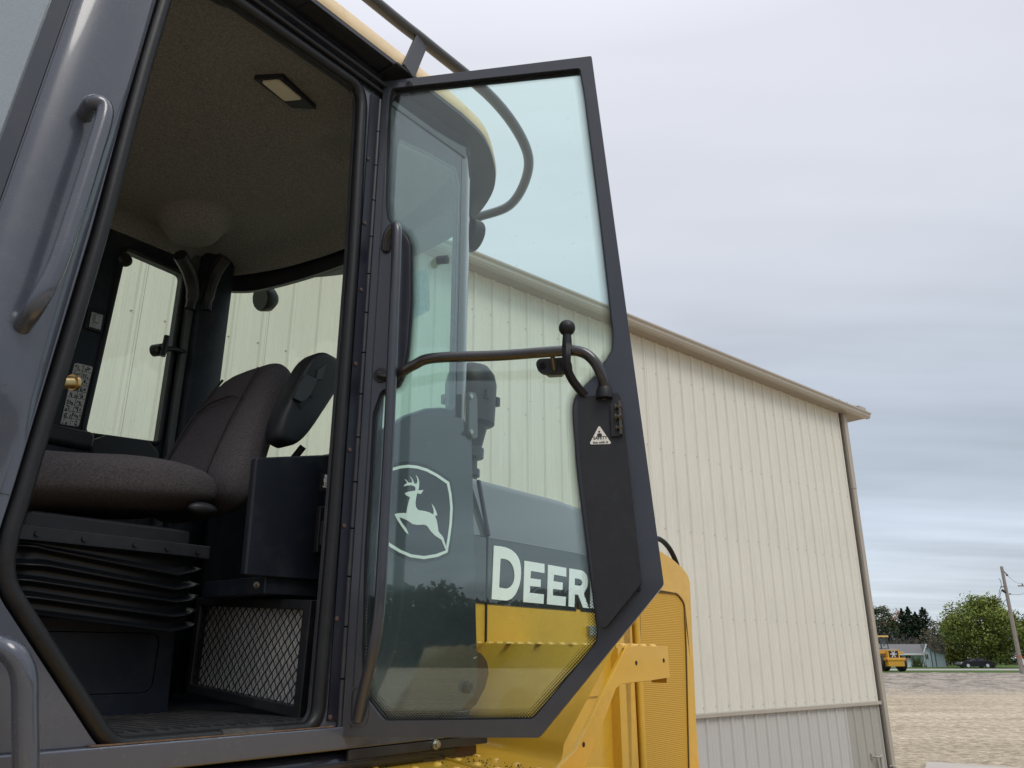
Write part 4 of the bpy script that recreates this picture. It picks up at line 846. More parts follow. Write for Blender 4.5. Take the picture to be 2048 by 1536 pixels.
MB().box(arm_x1 - 0.004, arm_x1 + 0.002, FB + 0.008, FB + 0.06, t0_.z - 0.105, t0_.z - 0.004).build("skirt_return", YEL, fen)
for u, v in ((1270, 1326), (1325, 1321), (1164.5, 1489)):
    a = LF.p(u, v, y=FB); MB().lathe((a.x, FB - 0.0042, a.z), (0, -1, 0), [(0.0065, 0), (0.0065, 0.0004)], 14).build("skirt_hole", mat("dark_hole", (0.03, 0.014, 0.004), 0.9), fen)
tp_ = MB(); tp_.add([(t1_.x, t1_.y, t1_.z), (t0_.x, FB + 0.0, t0_.z), (arm_x1, FB + 0.0, t0_.z), (2.2, FB, t0_.z), (2.2, HY, t0_.z + 0.02)], [(0, 1, 2), (0, 2, 3, 4)])
tp_ = MB(); x1_ = arm_x1; v_ = [(t1_.x, HY, t1_.z), (t0_.x, FB, t0_.z), (x1_, FB, t0_.z), (x1_ + 0.2, HY, t1_.z)]
tp_.add(v_ + [(a, b, c - 0.006) for a, b, c in v_], [(0, 1, 2, 3), (7, 6, 5, 4), (0, 4, 5, 1), (1, 5, 6, 2), (2, 6, 7, 3), (3, 7, 4, 0)]); tp_.build("fender_top", YEL, fen)
bp0 = MB().lathe((0, 0, 0), (0, 0, 1), [(0.0145, 0), (0.0125, 0.0035), (0.009, 0.006), (0.0055, 0.0066), (0.0045, 0.003), (0.001, 0.003)], 12)
bump = bp0.build("tread_bump", YEL, fen, smooth=True, angle=60); bump.location = (0, 0, -5); first = True
for i in range(7):
    for j in range(9):
        x = t0_.x + 0.02 + i * 0.060 + (j % 2) * 0.03; y = FB + 0.03 + j * 0.075
        if x > x1_ - 0.02: continue
        o = bump if first else inst(bump); first = False; o.location = (x + max(0, (y - FB)) * 0.2, y, t0_.z + (t1_.z - t0_.z) * (y - FB) / (HY - FB))
# deck
dk = [(f1.x + 0.02, f1.y + 0.02), (f0.x + 0.04, f0.y - 0.01), (f0.x + 0.02, -0.62), (-0.95, -0.62), (-0.95, 0.10), (0.05, 0.10), (0.25, 0.20)]
deck = MB().plate([dk], lambda x, y: (x, y, ZD), lambda x, y: (x, y, ZD - 0.008)).build("step_deck", YEL, ldr, bevel=0.002)
seam = [LF.p(823, 1499, z=ZD), LF.p(952, 1536, z=ZD)]; d_ = (seam[1] - seam[0]).normalized()
MB().tube([seam[0] + Vector((0, 0, 0.0015)), seam[1] + d_ * 0.4 + Vector((0, 0, 0.0015))], 0.0045, 6).build("deck_joint", YEL, deck)
b2 = None
ux_ = (f0 - f1).normalized(); vx_ = Vector((ux_.y, -ux_.x, 0)); vx_ = vx_ if vx_.x < 0 else -vx_
base = LF.p(887, 1498, z=ZD)
stp = (LF.p(1048, 1528, z=ZD) - base).length / 4
for i in range(-3, 14):
    for j in range(14):
        p = base + ux_ * (i * stp + (j % 2) * stp * 0.5) + vx_ * (j * stp * 0.80)
        if not (-0.93 < p.x and -0.60 < p.y < 0.09 + max(0, p.x) * 0.4 and p.x < f0.x + 0.2): continue
        o = MB().lathe((0, 0, 0), (0, 0, 1), [(0.0135, 0), (0.0115, 0.003), (0.008, 0.0052), (0.0055, 0.0056), (0.0045, 0.002), (0.001, 0.002)], 12).build("deck_bump", YEL, deck, smooth=True, angle=60) if b2 is None else inst(b2)
        if b2 is None: b2 = o
        o.location = (p.x, p.y, ZD)
gt = MB()
for k in range(260):
    p = base + ux_ * random.uniform(-0.25, 0.65) + vx_ * abs(random.gauss(0, 0.12)); r = random.uniform(0.0008, 0.0028) * (1.4 if random.random() < 0.1 else 1)
    gt.ball((p.x, p.y, ZD + r * 0.4), r, 5, 3)
tag(gt.build("grit", mat("dark_grit", (0.03, 0.025, 0.02), 0.9), deck), kind="stuff")
# brown plate painted as the dark of the fender cutout behind the cab corner
ce = sxz(LF, [(948, 1302), (962, 1306), (974, 1322), (978, 1345), (970, 1376), (952, 1410), (925, 1432), (900, 1436), (940, 1370)], 0.10)
MB().plate([round2(ce, 0.01, 3)], fy(0.10), fy(0.16)).build("fender_cutout_dark", mat("cutout_dark_brown", (0.085, 0.05, 0.022), 0.45), ldr, bevel=0.004)
# ---- running gear, below the picture
TYRE = mat("tyre_rubber", (0.028, 0.027, 0.026), 0.8, var=0.2, vscale=10)
RIM = mat("rim_yellow", (0.62, 0.33, 0.03), 0.45)
def wheel(x, y, r, w_, root, facing=-1):
    t = MB(); t.lathe((x, y, r), (0, 1, 0), [(r * 0.52, -w_ / 2), (r * 0.80, -w_ / 2), (r * 0.97, -w_ * 0.40), (r, -w_ * 0.2), (r, w_ * 0.2), (r * 0.97, w_ * 0.40), (r * 0.80, w_ / 2), (r * 0.52, w_ / 2)], 40)
    for k in range(22):
        a = 2 * math.pi * k / 22
        for sg in (-1, 1):
            c = Vector((x + (r + 0.012) * math.cos(a + sg * 0.07), y + sg * w_ * 0.23, r + (r + 0.012) * math.sin(a + sg * 0.07)))
            t.obox(c, (math.cos(a), 0, math.sin(a)), (-math.sin(a) * 0.5, 0.86, math.cos(a) * 0.5), (-math.sin(a), -0.3 * sg, math.cos(a)), 0.025, w_ * 0.22, 0.035)
    wo_ = t.build("wheel", TYRE, root, smooth=True, angle=30)
    MB().lathe((x, y, r), (0, 1, 0), [(r * 0.53, -w_ * 0.46), (r * 0.50, -w_ * 0.40), (r * 0.45, -w_ * 0.2), (r * 0.2, -w_ * 0.15), (r * 0.18, -w_ * 0.38), (0.02, -w_ * 0.40)], 30).build("rim", RIM, wo_, smooth=True, angle=30)
for x, y in ((1.55, -0.15), (1.55, 1.67), (-1.55 - 0.2, -0.02), (-1.75, 1.55)): wheel(x, y, 0.60, 0.44, ldr)
ch = MB(); ch.box(-2.6, 2.4, 0.45, 1.07, 0.55, 1.0); ch.box(1.45, 1.65, -0.1, 1.6, 0.5, 0.7); ch.box(-1.85, -1.65, 0.0, 1.5, 0.5, 0.7); ch.box(-1.2, 0.6, 0.2, 1.3, 0.95, 1.41); ch.build("chassis_frame", YEL, ldr, bevel=0.01)
cw = MB(); cw.box(2.35, 2.75, 0.05, 1.47, 0.6, 1.15); cw.build("counterweight", YEL, ldr, bevel=0.03)
st_ = MB()
for k in range(3): st_.box(-0.85, -0.35, -0.60 + 0.03 * k, -0.40 + 0.03 * k, 0.45 + 0.32 * k, 0.48 + 0.32 * k)
st_.box(-0.87, -0.85, -0.62, -0.30, 0.4, 1.43); st_.box(-0.35, -0.33, -0.62, -0.30, 0.4, 1.43); st_.build("ladder", GRAPHD, ldr, bevel=0.004)
am = MB()
for y in (0.42, 1.0): am.plate([[(-1.9, 1.55), (-1.6, 1.75), (-3.4, 0.75), (-3.7, 0.45), (-3.5, 0.42)]], fy(y), fy(y + 0.08))
am.build("lift_arm", YEL, ldr, bevel=0.008)
bk_ = MB(); bk_.plate([[(-3.45, 0.85), (-3.5, 0.2), (-3.9, 0.05), (-4.3, 0.05), (-4.3, 0.07), (-3.92, 0.09), (-3.55, 0.25), (-3.50, 0.85)]], fy(-0.45), fy(1.95)); bk_.build("bucket", mat("worn_bucket_steel", (0.16, 0.10, 0.04), 0.6, metal=0.3, var=0.3, vscale=5), ldr)

# ================================================================== THE OPEN DOOR (door frame: x from the hinge to the free edge, y away from the inside face)
def DX(pts, y): return sxz(DF, pts, y)
A_, B_, C2, D2, E_ = [DF.p(u, v, y=0) for u, v in ((778, 167), (1184, 117), (1328, 1170), (1080, 1475), (690, 1473))]
ztl = A_.z + (A_.z - B_.z) / (A_.x - B_.x) * (0.008 - A_.x)
DO = [(0.008, ztl), (B_.x, B_.z), (C2.x, C2.z), (D2.x, D2.z), (0.008, E_.z)]
DG = DX([(785, 181), (1161, 141), (1170, 190), (1200, 430), (1228, 672), (1226, 704), (1196, 750), (1152, 795), (1147, 820), (1156, 940), (1197, 1262), (1196, 1285), (1068, 1438), (772, 1441), (737, 1396), (728, 1360), (727, 1300), (732, 1100), (742, 950), (748, 830), (764, 784), (796, 770), (806, 750), (816, 700), (823, 600), (822, 492), (812, 470), (777, 446), (773, 410), (777, 210)], 0.0)
DGr = round2(DG, 0.012, 3)
door = MB().plate([round2(DO, 0.006, 2), DGr], fy(-0.012), fy(0.022)).build("cab_door", GRAPHSHADE, ldr, bevel=0.004)
door.rotation_euler = (0, 0, DANG)
MB().plate([offset2(DGr, 0.008)], fy(0.004), fy(0.009)).build("door_glass", DOORGL, door)
MB().plate([offset2(DGr, 0.002), offset2(DGr, -0.0035)], fy(-0.0055), fy(0.003)).build("glass_bead", RUBBER, door)
# printed dot border on the glass
FR = bpy.data.materials.new("printed_dot_border"); FR.use_nodes = True
def mkfrit():
    t = FR.node_tree; t.nodes.clear(); o = t.nodes.new('ShaderNodeOutputMaterial'); tr = t.nodes.new('ShaderNodeBsdfTransparent'); df = t.nodes.new('ShaderNodeBsdfDiffuse'); df.inputs[0].default_value = (0.012, 0.012, 0.012, 1)
    c = t.nodes.new('ShaderNodeTexCoord'); s = t.nodes.new('ShaderNodeSeparateXYZ'); t.links.new(c.outputs['Object'], s.inputs[0]); at = nd(t, 'ShaderNodeAttribute', attribute_name='edge')
    P_ = 2 * math.pi / 0.0074
    u = mth(t, 'MULTIPLY', s.outputs[0], P_); v = mth(t, 'MULTIPLY', s.outputs[2], P_)
    k = mth(t, 'MULTIPLY', mth(t, 'COSINE', u), mth(t, 'COSINE', v)); k = mth(t, 'ADD', mth(t, 'MULTIPLY', k, 0.5), 0.5)
    th = mth(t, 'ADD', mth(t, 'MULTIPLY', at.outputs['Fac'], 0.62), 0.20)
    f = mth(t, 'MULTIPLY', mth(t, 'SUBTRACT', th, k), 8.0, True)
    m = t.nodes.new('ShaderNodeMixShader'); t.links.new(f, m.inputs[0]); t.links.new(tr.outputs[0], m.inputs[1]); t.links.new(df.outputs[0], m.inputs[2]); t.links.new(m.outputs[0], o.inputs[0])
mkfrit()
li = round2(offset2(DG, -0.024), 0.008, 3); nn = len(DGr); lo = round2(offset2(DG, 0.001), 0.012, 3)
fb = MB().add([(x, 0.003, z) for x, z in lo] + [(x, 0.003, z) for x, z in li], [(i, (i + 1) % nn, nn + (i + 1) % nn, nn + i) for i in range(nn)])
fo_ = fb.build("dot_border", FR, door); at = fo_.data.attributes.new("edge", 'FLOAT', 'POINT')
for i in range(2 * nn): at.data[i].value = 1.0 if i < nn else 0.0
# stile lines, piano hinge
hg = MB()
z_ = E_.z + 0.01
while z_ < ztl - 0.12: hg.tube([(0.0, -0.010, z_), (0.0, -0.010, z_ + 0.117)], 0.0072, 10); z_ += 0.121
hg.build("piano_hinge", GRAPHD, door, smooth=True, angle=50)
MB().tube([(0.030, -0.0125, E_.z + 0.02), (0.030, -0.0125, ztl - 0.02)], 0.0014, 5).build("stile_fold", BLACKPL, door)
wsh = MB(); a = DF.p(818, 168, y=-0.012); wsh.lathe((a.x, -0.012, a.z), (0, -1, 0), [(0.0105, 0), (0.0105, 0.003), (0.006, 0.0035), (0.006, 0.0015), (0.003, 0.0015), (0.003, 0.004)], 18); wsh.build("door_bolt", BLACKPL, door)
# vertical grab bar
P_ = [DF.p(771, 500, y=-0.012), DF.p(776, 470, y=-0.035), DF.p(792, 453, y=-0.055), DF.p(793, 490, y=-0.06), DF.p(789, 600, y=-0.06), DF.p(781, 800, y=-0.06), DF.p(774, 950, y=-0.06), DF.p(763, 1150, y=-0.06), DF.p(756, 1240, y=-0.058), DF.p(744, 1310, y=-0.05), DF.p(726, 1390, y=-0.025), DF.p(716, 1440, y=-0.008)]
MB().tube(smoothpath(P_, 8), 0.0142, 16).build("grab_bar", GRAPHSHADE, door, smooth=True, angle=80)
a = DF.p(716, 1425, y=-0.0125); MB().plate([round2([(a.x - 0.022, a.z - 0.03), (a.x + 0.026, a.z - 0.03), (a.x + 0.026, a.z + 0.06), (a.x - 0.022, a.z + 0.06)], 0.02, 4), round2([(a.x - 0.018, a.z - 0.026), (a.x + 0.022, a.z - 0.026), (a.x + 0.022, a.z + 0.056), (a.x - 0.018, a.z + 0.056)], 0.018, 4)], fy(-0.0145), fy(-0.011)).build("bar_foot", GRAPHSHADE, door)
# horizontal pull bar
P_ = [DF.p(760, 751, y=-0.010), DF.p(790, 750, y=-0.030), DF.p(828, 730, y=-0.055), DF.p(868, 716, y=-0.068), DF.p(1000, 711, y=-0.072), DF.p(1120, 702, y=-0.075), DF.p(1163, 704, y=-0.075), DF.p(1190, 725, y=-0.072), DF.p(1206, 762, y=-0.060), DF.p(1209, 796, y=-0.036)]
MB().tube(smoothpath(P_, 8), 0.0140, 16).build("pull_bar", mat("worn_brown_black_bar", (0.022, 0.020, 0.022), 0.25, coat=0.5, var=0.25, vscale=10), door, smooth=True, angle=80)
MB().lathe(DF.p(762, 751, y=-0.012), (0, -1, 0), [(0.021, 0), (0.021, 0.004), (0.016, 0.006)], 16).build("bar_washer", BLACKPL, door, smooth=True, angle=40)
MB().lathe(DF.p(1208, 782, y=-0.05), (0, 0, 1), [(0.021, -0.02), (0.021, 0.0), (0.016, 0.012)], 16).build("bar_boot", RUBBER, door, smooth=True, angle=40)
# ball mount
bmt = MB(); a = DF.p(1134, 656, y=-0.082); bmt.ball(a, 0.0215, 24, 14); bmt.tube([a, DF.p(1134, 682, y=-0.082), DF.p(1134, 706, y=-0.080)], [0.009, 0.0125, 0.0135], 12); bmt.build("ball_mount", RUBBER, door, smooth=True, angle=70)
st = MB(); sp_ = smoothpath([DF.p(1133, 688, y=-0.090), DF.p(1133, 712, y=-0.093), DF.p(1134, 735, y=-0.085), DF.p(1146, 762, y=-0.065), DF.p(1170, 792, y=-0.045)], 6); st.tube(sp_, 0.0115, 4, flat=0.45); st.build("mount_strap", RUBBER, door)
cp = MB(); q = DX([(1072, 727), (1078, 719), (1130, 716), (1143, 724), (1145, 737), (1138, 746), (1086, 748), (1075, 740)], -0.030); cp.plate([round2(q, 0.006, 3)], fy(-0.036), fy(-0.020)); cp.build("clamp_plate", BLACKPL, door, bevel=0.002)
for u, v in ((1085, 731), (1128, 729)): MB().lathe(DF.p(u, v, y=-0.036), (0, -1, 0), [(0.009, 0), (0.009, 0.003), (0.006, 0.003), (0.006, 0.008), (0.003, 0.008), (0.003, 0.005)], 12).build("clamp_bolt", RUBBER, door)
cp = MB(); cp.tube([DF.p(1105, 712, y=-0.070), DF.p(1109, 738, y=-0.034)], 0.0062, 10); cp.build("bar_stay", mat("dull_bolt_steel", (0.20, 0.17, 0.13), 0.4, metal=0.7), door, smooth=True)
cp = MB(); q = DX([(1086, 746), (1132, 744), (1124, 753), (1098, 754)], -0.015); cp.plate([q], fy(-0.026), fy(-0.008)); cp.build("glass_pad", mat("clear_grey_pad", (0.10, 0.13, 0.12), 0.2), door, bevel=0.003)
# latch cover
q = DX([(1155, 806), (1160, 794), (1235, 785), (1241, 792), (1250, 870), (1282, 1163), (1280, 1170), (1212, 1254), (1203, 1256), (1197, 1246), (1158, 900)], -0.045)
lc = MB().plate([round2(q, 0.004, 2)], fy(-0.045), fy(-0.010)).build("latch_cover", BLACKPL, door, bevel=0.005, seg=3)
lt = MB(); a = DF.p(1237, 838, y=-0.05); lt.box(a.x - 0.020, a.x + 0.004, -0.052, -0.02, a.z - 0.045, a.z + 0.04); lt.build("latch_recess", mat("latch_black", (0.006, 0.006, 0.006), 0.5), door, bevel=0.002)
lt = MB(); ax = (0.97, -0.25, 0)
for dz, r_ in ((0.030, 0.006), (0.004, 0.009), (-0.024, 0.006)): lt.lathe((a.x - 0.006, -0.056, a.z + dz), (1, -0.2, 0), [(r_, 0), (r_, 0.004), (r_ * 0.6, 0.005), (r_ * 0.6, 0.012), (r_, 0.012), (r_, 0.016)], 10)
lt.box(a.x + 0.002, a.x + 0.008, -0.062, -0.015, a.z - 0.042, a.z + 0.045); lt.build("latch", mat("oiled_latch_steel", (0.10, 0.085, 0.07), 0.3, metal=0.8), door, smooth=True, angle=40)
tri = DX([(1200, 853), (1222, 885), (1220, 888), (1182, 889), (1180, 886), (1197, 853)], -0.0455)
MB().plate([tri], fy(-0.0462), fy(-0.0452)).build("safety_sticker", mat("worn_white_sticker", (0.72, 0.70, 0.64), 0.5, var=0.15, vscale=300), door)
def dp(u, v): return DF.p(u, v, y=-0.0464)
a = dp(1200.5, 878.5); ux = (dp(1216, 877.5) - dp(1187, 879)).normalized()
text_mesh("sticker_text", "SAFETY", 0.0105, PRINT, door, a, ux, (0, 0, 1), 0.0004, 'CENTER')
text_mesh("sticker_text", "live with it", 0.0088, PRINT, door, dp(1201, 887), ux, (0, 0, 1), 0.0003, 'CENTER')
mn_ = MB(); a = dp(1198.5, 863.5); mn_.lathe((a.x, -0.0464, a.z), (0, -1, 0), [(0.0026, 0), (0.0026, 0.0002)], 12); a = dp(1199, 870); mn_.plate([[(a.x - 0.006, a.z - 0.005), (a.x - 0.0058, a.z + 0.002), (a.x - 0.003, a.z + 0.0045), (a.x + 0.003, a.z + 0.0045), (a.x + 0.0058, a.z + 0.002), (a.x + 0.006, a.z - 0.005)]], fy(-0.0464), fy(-0.0463)); mn_.build("sticker_figure", PRINT, door)
a = DF.p(1277, 1178, y=-0.02); MB().lathe((a.x, -0.012, a.z), (0, -1, 0), [(0.006, 0), (0.005, 0.01)], 10).build("cover_screw", RUBBER, door)

# ================================================================== THINGS ACROSS THE ROAD
def W(u, v, Y):
    d = ray(u, v); t = Y / d.y; return Vector((0, 0, CZ)) + d * t
GZ = 0.56
def gx(u, Y): return W(u, 1335, Y).x
# --- pale blue house
HB = mat("pale_blue_siding", (0.70, 0.83, 0.88), 0.7, var=0.04, vscale=2); HR = mat("grey_shingle", (0.17, 0.165, 0.17), 0.9, var=0.15, vscale=6); HW = mat("white_trim", (0.72, 0.73, 0.73), 0.6); HG = mat("dark_window_glass", (0.04, 0.045, 0.05), 0.15); HD = mat("dark_seam", (0.12, 0.13, 0.14), 0.8)
HYD = 116.0
hx0, hxc, hx1_ = gx(1796, HYD), gx(1851, HYD), gx(1893, HYD)
zr = W(1858, 1288, HYD).z; ze = W(1820, 1306, HYD).z; zlow = W(1893, 1309, HYD).z
house = tag(empty("house", (hxc, HYD, 0.5)), "pale blue single storey house with grey shingle roof and an open porch beside it", "house")
def hz_(z): return z - 0.5
Z = hz_
w1 = hx0 - hxc; w2 = hx1_ - hxc; apx = gx(1858, HYD) - hxc
wl_ = MB(); wl_.box(w1 - 4, 0.0, 0.3, 8, 0, Z(ze)); wl_.plate([[(0.0, 0.0), (w2, 0.0), (w2, Z(zlow)), (w2 * 0.72, Z(zlow) + 0.25), (apx, Z(zr) - 0.08), (0.0, Z(ze) - 0.02)]], lambda x, z: (x, 0.0, z), lambda x, z: (x, 8.0, z)); hwall = wl_.build("wall", HB, house)
rm = MB(); rm.add([(w1 - 4.3, -0.25, Z(ze) - 0.05), (0.05, -0.25, Z(ze) - 0.05), (apx, 1.5, Z(zr)), (w1 - 4.3, 1.5, Z(zr)), (w1 - 4.3, 8.4, Z(ze)), (apx, 8.4, Z(ze))], [(0, 1, 2, 3), (3, 2, 5, 4)])
rm.add([(-0.12, -0.3, Z(ze) + 0.02), (apx, -0.3, Z(zr) + 0.04), (apx, 1.6, Z(zr) + 0.04), (-0.12, 1.6, Z(ze) + 0.02)], [(0, 1, 2, 3)])
roofp = [(apx, Z(zr) + 0.05), (w2 * 0.45, Z(zr) - 0.75), (w2 * 0.72, Z(zlow) + 0.38), (w2 + 0.25, Z(zlow) + 0.12), (w2 + 0.25, Z(zlow)), (w2 * 0.72, Z(zlow) + 0.22), (w2 * 0.45, Z(zr) - 0.95), (apx, Z(zr) - 0.15)]
rm.plate([roofp], lambda x, z: (x, -0.35, z), lambda x, z: (x, 8.2, z)); rm.build("roof", HR, house)
tr_ = MB(); tr_.box(w1 - 4.3, 0.02, -0.32, -0.24, Z(ze) - 0.28, Z(ze) - 0.04); tr_.tube([(-0.1, -0.33, Z(ze) - 0.02), (apx, -0.33, Z(zr) - 0.02)], 0.09, 4); tr_.build("fascia", HW, house)
for u0, u1, v0, v1, m in ((1812, 1823, 1309.5, 1316, HG), (1849.8, 1856.5, 1308.5, 1318, HG)):
    a, b = W(u0, v0, HYD), W(u1, v1, HYD); f = MB().box(a.x - hxc - 0.08, b.x - hxc + 0.08, -0.05 if u0 > 1840 else 0.22, 0.33, Z(b.z) - 0.08, Z(a.z) + 0.08).build("window", HW, house)
    y_ = -0.07 if u0 > 1840 else 0.20; mid = (a.x + b.x) / 2 - hxc
    for q0, q1 in ((a.x - hxc, mid - 0.04), (mid + 0.04, b.x - hxc)): MB().box(q0, q1, y_, y_ + 0.04, Z(b.z), Z(a.z)).build("pane", m, f)
sm_ = MB()
for u in (1866, 1874): x = gx(u, HYD) - hxc; sm_.box(x - 0.05, x + 0.05, -0.04, -0.005, 0.0, Z(ze) + 0.3)
sm_.build("downpipe", HD, house)
cpx = gx(1927, HYD) - hxc
co = MB(); co.box(w2 - 0.1, cpx, 0.0, 6.0, Z(W(1900, 1313, HYD).z) - 0.12, Z(W(1900, 1313, HYD).z) + 0.08); co.box(cpx - 0.25, cpx - 0.1, 0.0, 0.15, 0, Z(W(1900, 1313, HYD).z)); co.build("porch_roof", HW, house)
MB().box(w2, cpx - 0.4, 5.6, 6.0, 0, Z(W(1900, 1314, HYD).z)).build("porch_wall", mat("dark_brown_boards", (0.035, 0.028, 0.022), 0.9), house)
# --- leafy things
def leafmat(name, c1, c2):
    if name in MATS: return MATS[name]
    m = bpy.data.materials.new(name); m.use_nodes = True; t = m.node_tree; b = t.nodes['Principled BSDF']; b.inputs['Roughness'].default_value = 0.8; b.inputs['Specular IOR Level'].default_value = 0.2
    g = t.nodes.new('ShaderNodeNewGeometry'); r = t.nodes.new('ShaderNodeValToRGB'); t.links.new(g.outputs['Random Per Island'], r.inputs[0])
    r.color_ramp.elements[0].color = (*c1, 1); r.color_ramp.elements[1].color = (*c2, 1); t.links.new(r.outputs[0], b.inputs['Base Color']); MATS[name] = m; return m
BARK = mat("grey_bark", (0.085, 0.072, 0.060), 0.95, var=0.3, vscale=5)
def cards(mb, pts, size, droop=0.3):
    for p in pts:
        a = random.uniform(0, 6.28); e_ = random.uniform(-0.9, 0.9); s_ = size * random.uniform(0.5, 1.3)
        u = Vector((math.cos(a) * math.cos(e_), math.sin(a) * math.cos(e_), math.sin(e_))); v = u.cross(Vector((random.uniform(-1, 1), random.uniform(-1, 1), 1))).normalized()
        mb.add([p - u * s_, p + v * s_ * 0.5, p + u * s_, p - v * s_ * 0.5], [(0, 1, 2, 3)])
def broad(x, y, z, h, r, label, m, n=1500, size=0.16, base=0.12, clumps=34, name="broadleaf_tree", group=None, trunk_r=0.28, seed=1):
    random.seed(seed); root = tag(empty(name, (x, y, z)), label, "tree", group)
    tk = MB(); tk.tube([(0, 0, -0.2), (0.05, 0, h * 0.2), (0.0, 0.1, h * 0.55), (0.1, 0, h * 0.8)], [trunk_r, trunk_r * 0.8, trunk_r * 0.5, 0.05], 8)
    cs = []
    for k in range(clumps):
        t = random.random(); a = random.uniform(0, 6.28); zz = h * (base + (0.97 - base) * t ** 0.85)
        rr = r * math.sin(math.pi * min(1, 0.14 + 0.84 * t)) ** 0.6 * random.uniform(0.35, 1.0)
        c = Vector((rr * math.cos(a), rr * math.sin(a), zz)); cs.append((c, r * random.uniform(0.16, 0.34)))
        if k % 2 == 0: tk.tube([(0, 0, max(0.15 * h, zz * 0.45)), c * 0.5 + Vector((0, 0, zz * 0.15)), c], [trunk_r * 0.35, trunk_r * 0.2, 0.02], 5)
    tk.build("trunk", BARK, root)
    mb = MB(); pts = []
    for c, cr in cs:
        for q in range(n // clumps):
            d = Vector((random.gauss(0, 1), random.gauss(0, 1), random.gauss(0, 0.8))).normalized() * cr * random.random() ** 0.4; pts.append(c + d)
    cards(mb, pts, size); mb.build("crown", m, root); return root
def conifer(x, y, z, h, r, label, m, seed=1, n=1100, group=None):
    random.seed(seed); root = tag(empty("conifer_tree", (x, y, z)), label, "tree", group)
    MB().tube([(0, 0, -0.2), (0, 0, h * 0.97)], [0.25, 0.03], 6).build("trunk", BARK, root)
    pts = []
    for k in range(26):
        t = k / 25; zz = h * (0.10 + 0.89 * t); rr = r * (1 - t) ** 0.75 * (0.82 + 0.18 * math.sin(k * 2.4)) + 0.05
        for b_ in range(9):
            a = random.uniform(0, 6.28); L_b = rr * random.uniform(0.55, 1.3)
            for q in range(n // 234 + 1):
                s_ = random.random() ** 0.7; pts.append(Vector((L_b * s_ * math.cos(a), L_b * s_ * math.sin(a), zz - 0.25 * L_b * s_ + random.gauss(0, 0.12))))
    mb = MB(); cards(mb, pts, 0.26); mb.build("crown", m, root); return root
def bare(x, y, z, h, label, seed=1, group=None, m=None, spread=0.55):
    random.seed(seed); root = tag(empty("bare_tree", (x, y, z)), label, "tree", group); tk = MB(); tw = MB()
    def br(p, d, L, r, lev):
        q = p + d * L; mid = p + d * L * 0.5 + Vector((random.gauss(0, 1), random.gauss(0, 1), 0)) * L * 0.05
        (tk if lev < 2 else tw).tube([p, mid, q], [r, r * 0.8, r * 0.6], 5 if lev < 2 else 3, caps=False)
        if lev >= 5: return
        for k in range(3 if lev < 4 else 4):
            e_ = Vector((random.gauss(0, 1), random.gauss(0, 1), random.gauss(0.1, 0.5))) * spread; br(p.lerp(q, random.uniform(0.55, 1.0)), (d + e_).normalized(), L * random.uniform(0.6, 0.82), max(0.015, r * 0.58), lev + 1)
    br(Vector((0, 0, -0.2)), Vector((0.02, 0, 1)), h * 0.27, 0.20, 0)
    tk.build("trunk", m or BARK, root); tw.build("crown", m or BARK, root); return root
LG = leafmat("green_leaves", (0.10, 0.14, 0.028), (0.27, 0.31, 0.075)); LY = leafmat("yellow_green_leaves", (0.12, 0.15, 0.02), (0.26, 0.25, 0.05))
LD = leafmat("dark_needles", (0.014, 0.028, 0.016), (0.050, 0.075, 0.040)); LO = leafmat("orange_leaves", (0.24, 0.10, 0.04), (0.36, 0.20, 0.08)); LB = leafmat("brown_twigs", (0.10, 0.085, 0.06), (0.22, 0.19, 0.12))
LM = leafmat("mid_green_leaves", (0.03, 0.055, 0.018), (0.09, 0.12, 0.03))
TY = 108.0; a = W(1990, 1333, TY); zt_ = W(1990, 1203, TY).z
broad(a.x - 0.3, TY, GZ, zt_ - GZ + 0.2, 5.4, "big round green tree behind the black parked car, yellowing on its left side", LG, n=22000, size=0.17, clumps=110, seed=5, trunk_r=0.32, base=0.17)
a = W(1928, 1333, TY + 5); broad(a.x, TY + 5, GZ, 6.6, 2.6, "yellowing leafy tree at the left edge of the big green tree", LY, n=6000, size=0.17, clumps=30, seed=6)
for i, (u, v, Y, m, lab, r) in enumerate([(1760, 1208, 150, LD, "dense dark green pine at the left end of the tree row, just beside the downspout", 4.2), (1776, 1209, 155, LM, "grey green bushy tree right of the leftmost pine", 3.6), (2040, 1226, 150, LM, "dark green leafy tree behind the utility pole", 5.0)]):
    a = W(u, 1333, Y); broad(a.x, Y, GZ, W(u, v, Y).z - GZ, r, lab, m, n=3600, size=0.22, clumps=40, seed=20 + i, base=0.05)
for i, (u, v, lab) in enumerate([(1788, 1214, "thin rust orange autumn tree between pines, the left one of two"), (1808, 1222, "thin rust orange autumn tree beside the dark spruces, the right one of two")]):
    a = W(u, 1333, 158); broad(a.x, 158, GZ, W(u, v, 158).z - GZ, 3.0, lab, LO, n=1500, size=0.17, clumps=26, seed=30 + i, base=0.3, trunk_r=0.15)
for i, (u, v, lab, r) in enumerate([(1820, 1219, "slim dark spruce at the left of the four spruces", 4.0), (1833, 1216, "dark spruce second from the left in the row of four", 4.6), (1847, 1226, "dark spruce third from the left in the row of four", 4.4), (1863, 1216, "tallest and widest dark spruce, at the right of the four", 6.4)]):
    a = W(u, 1333, 150); conifer(a.x, 150, GZ, W(u, v, 150).z - GZ, r, lab, LD, seed=40 + i, n=2400)
a = W(1909, 1333, 140); conifer(a.x, 140, GZ, W(1909, 1236, 140).z - GZ, 2.6, "small dark conifer peeping out left of the big green tree", LD, seed=55, n=1600)
GB = mat("grey_twigs", (0.10, 0.092, 0.084), 0.95, var=0.2, vscale=2)
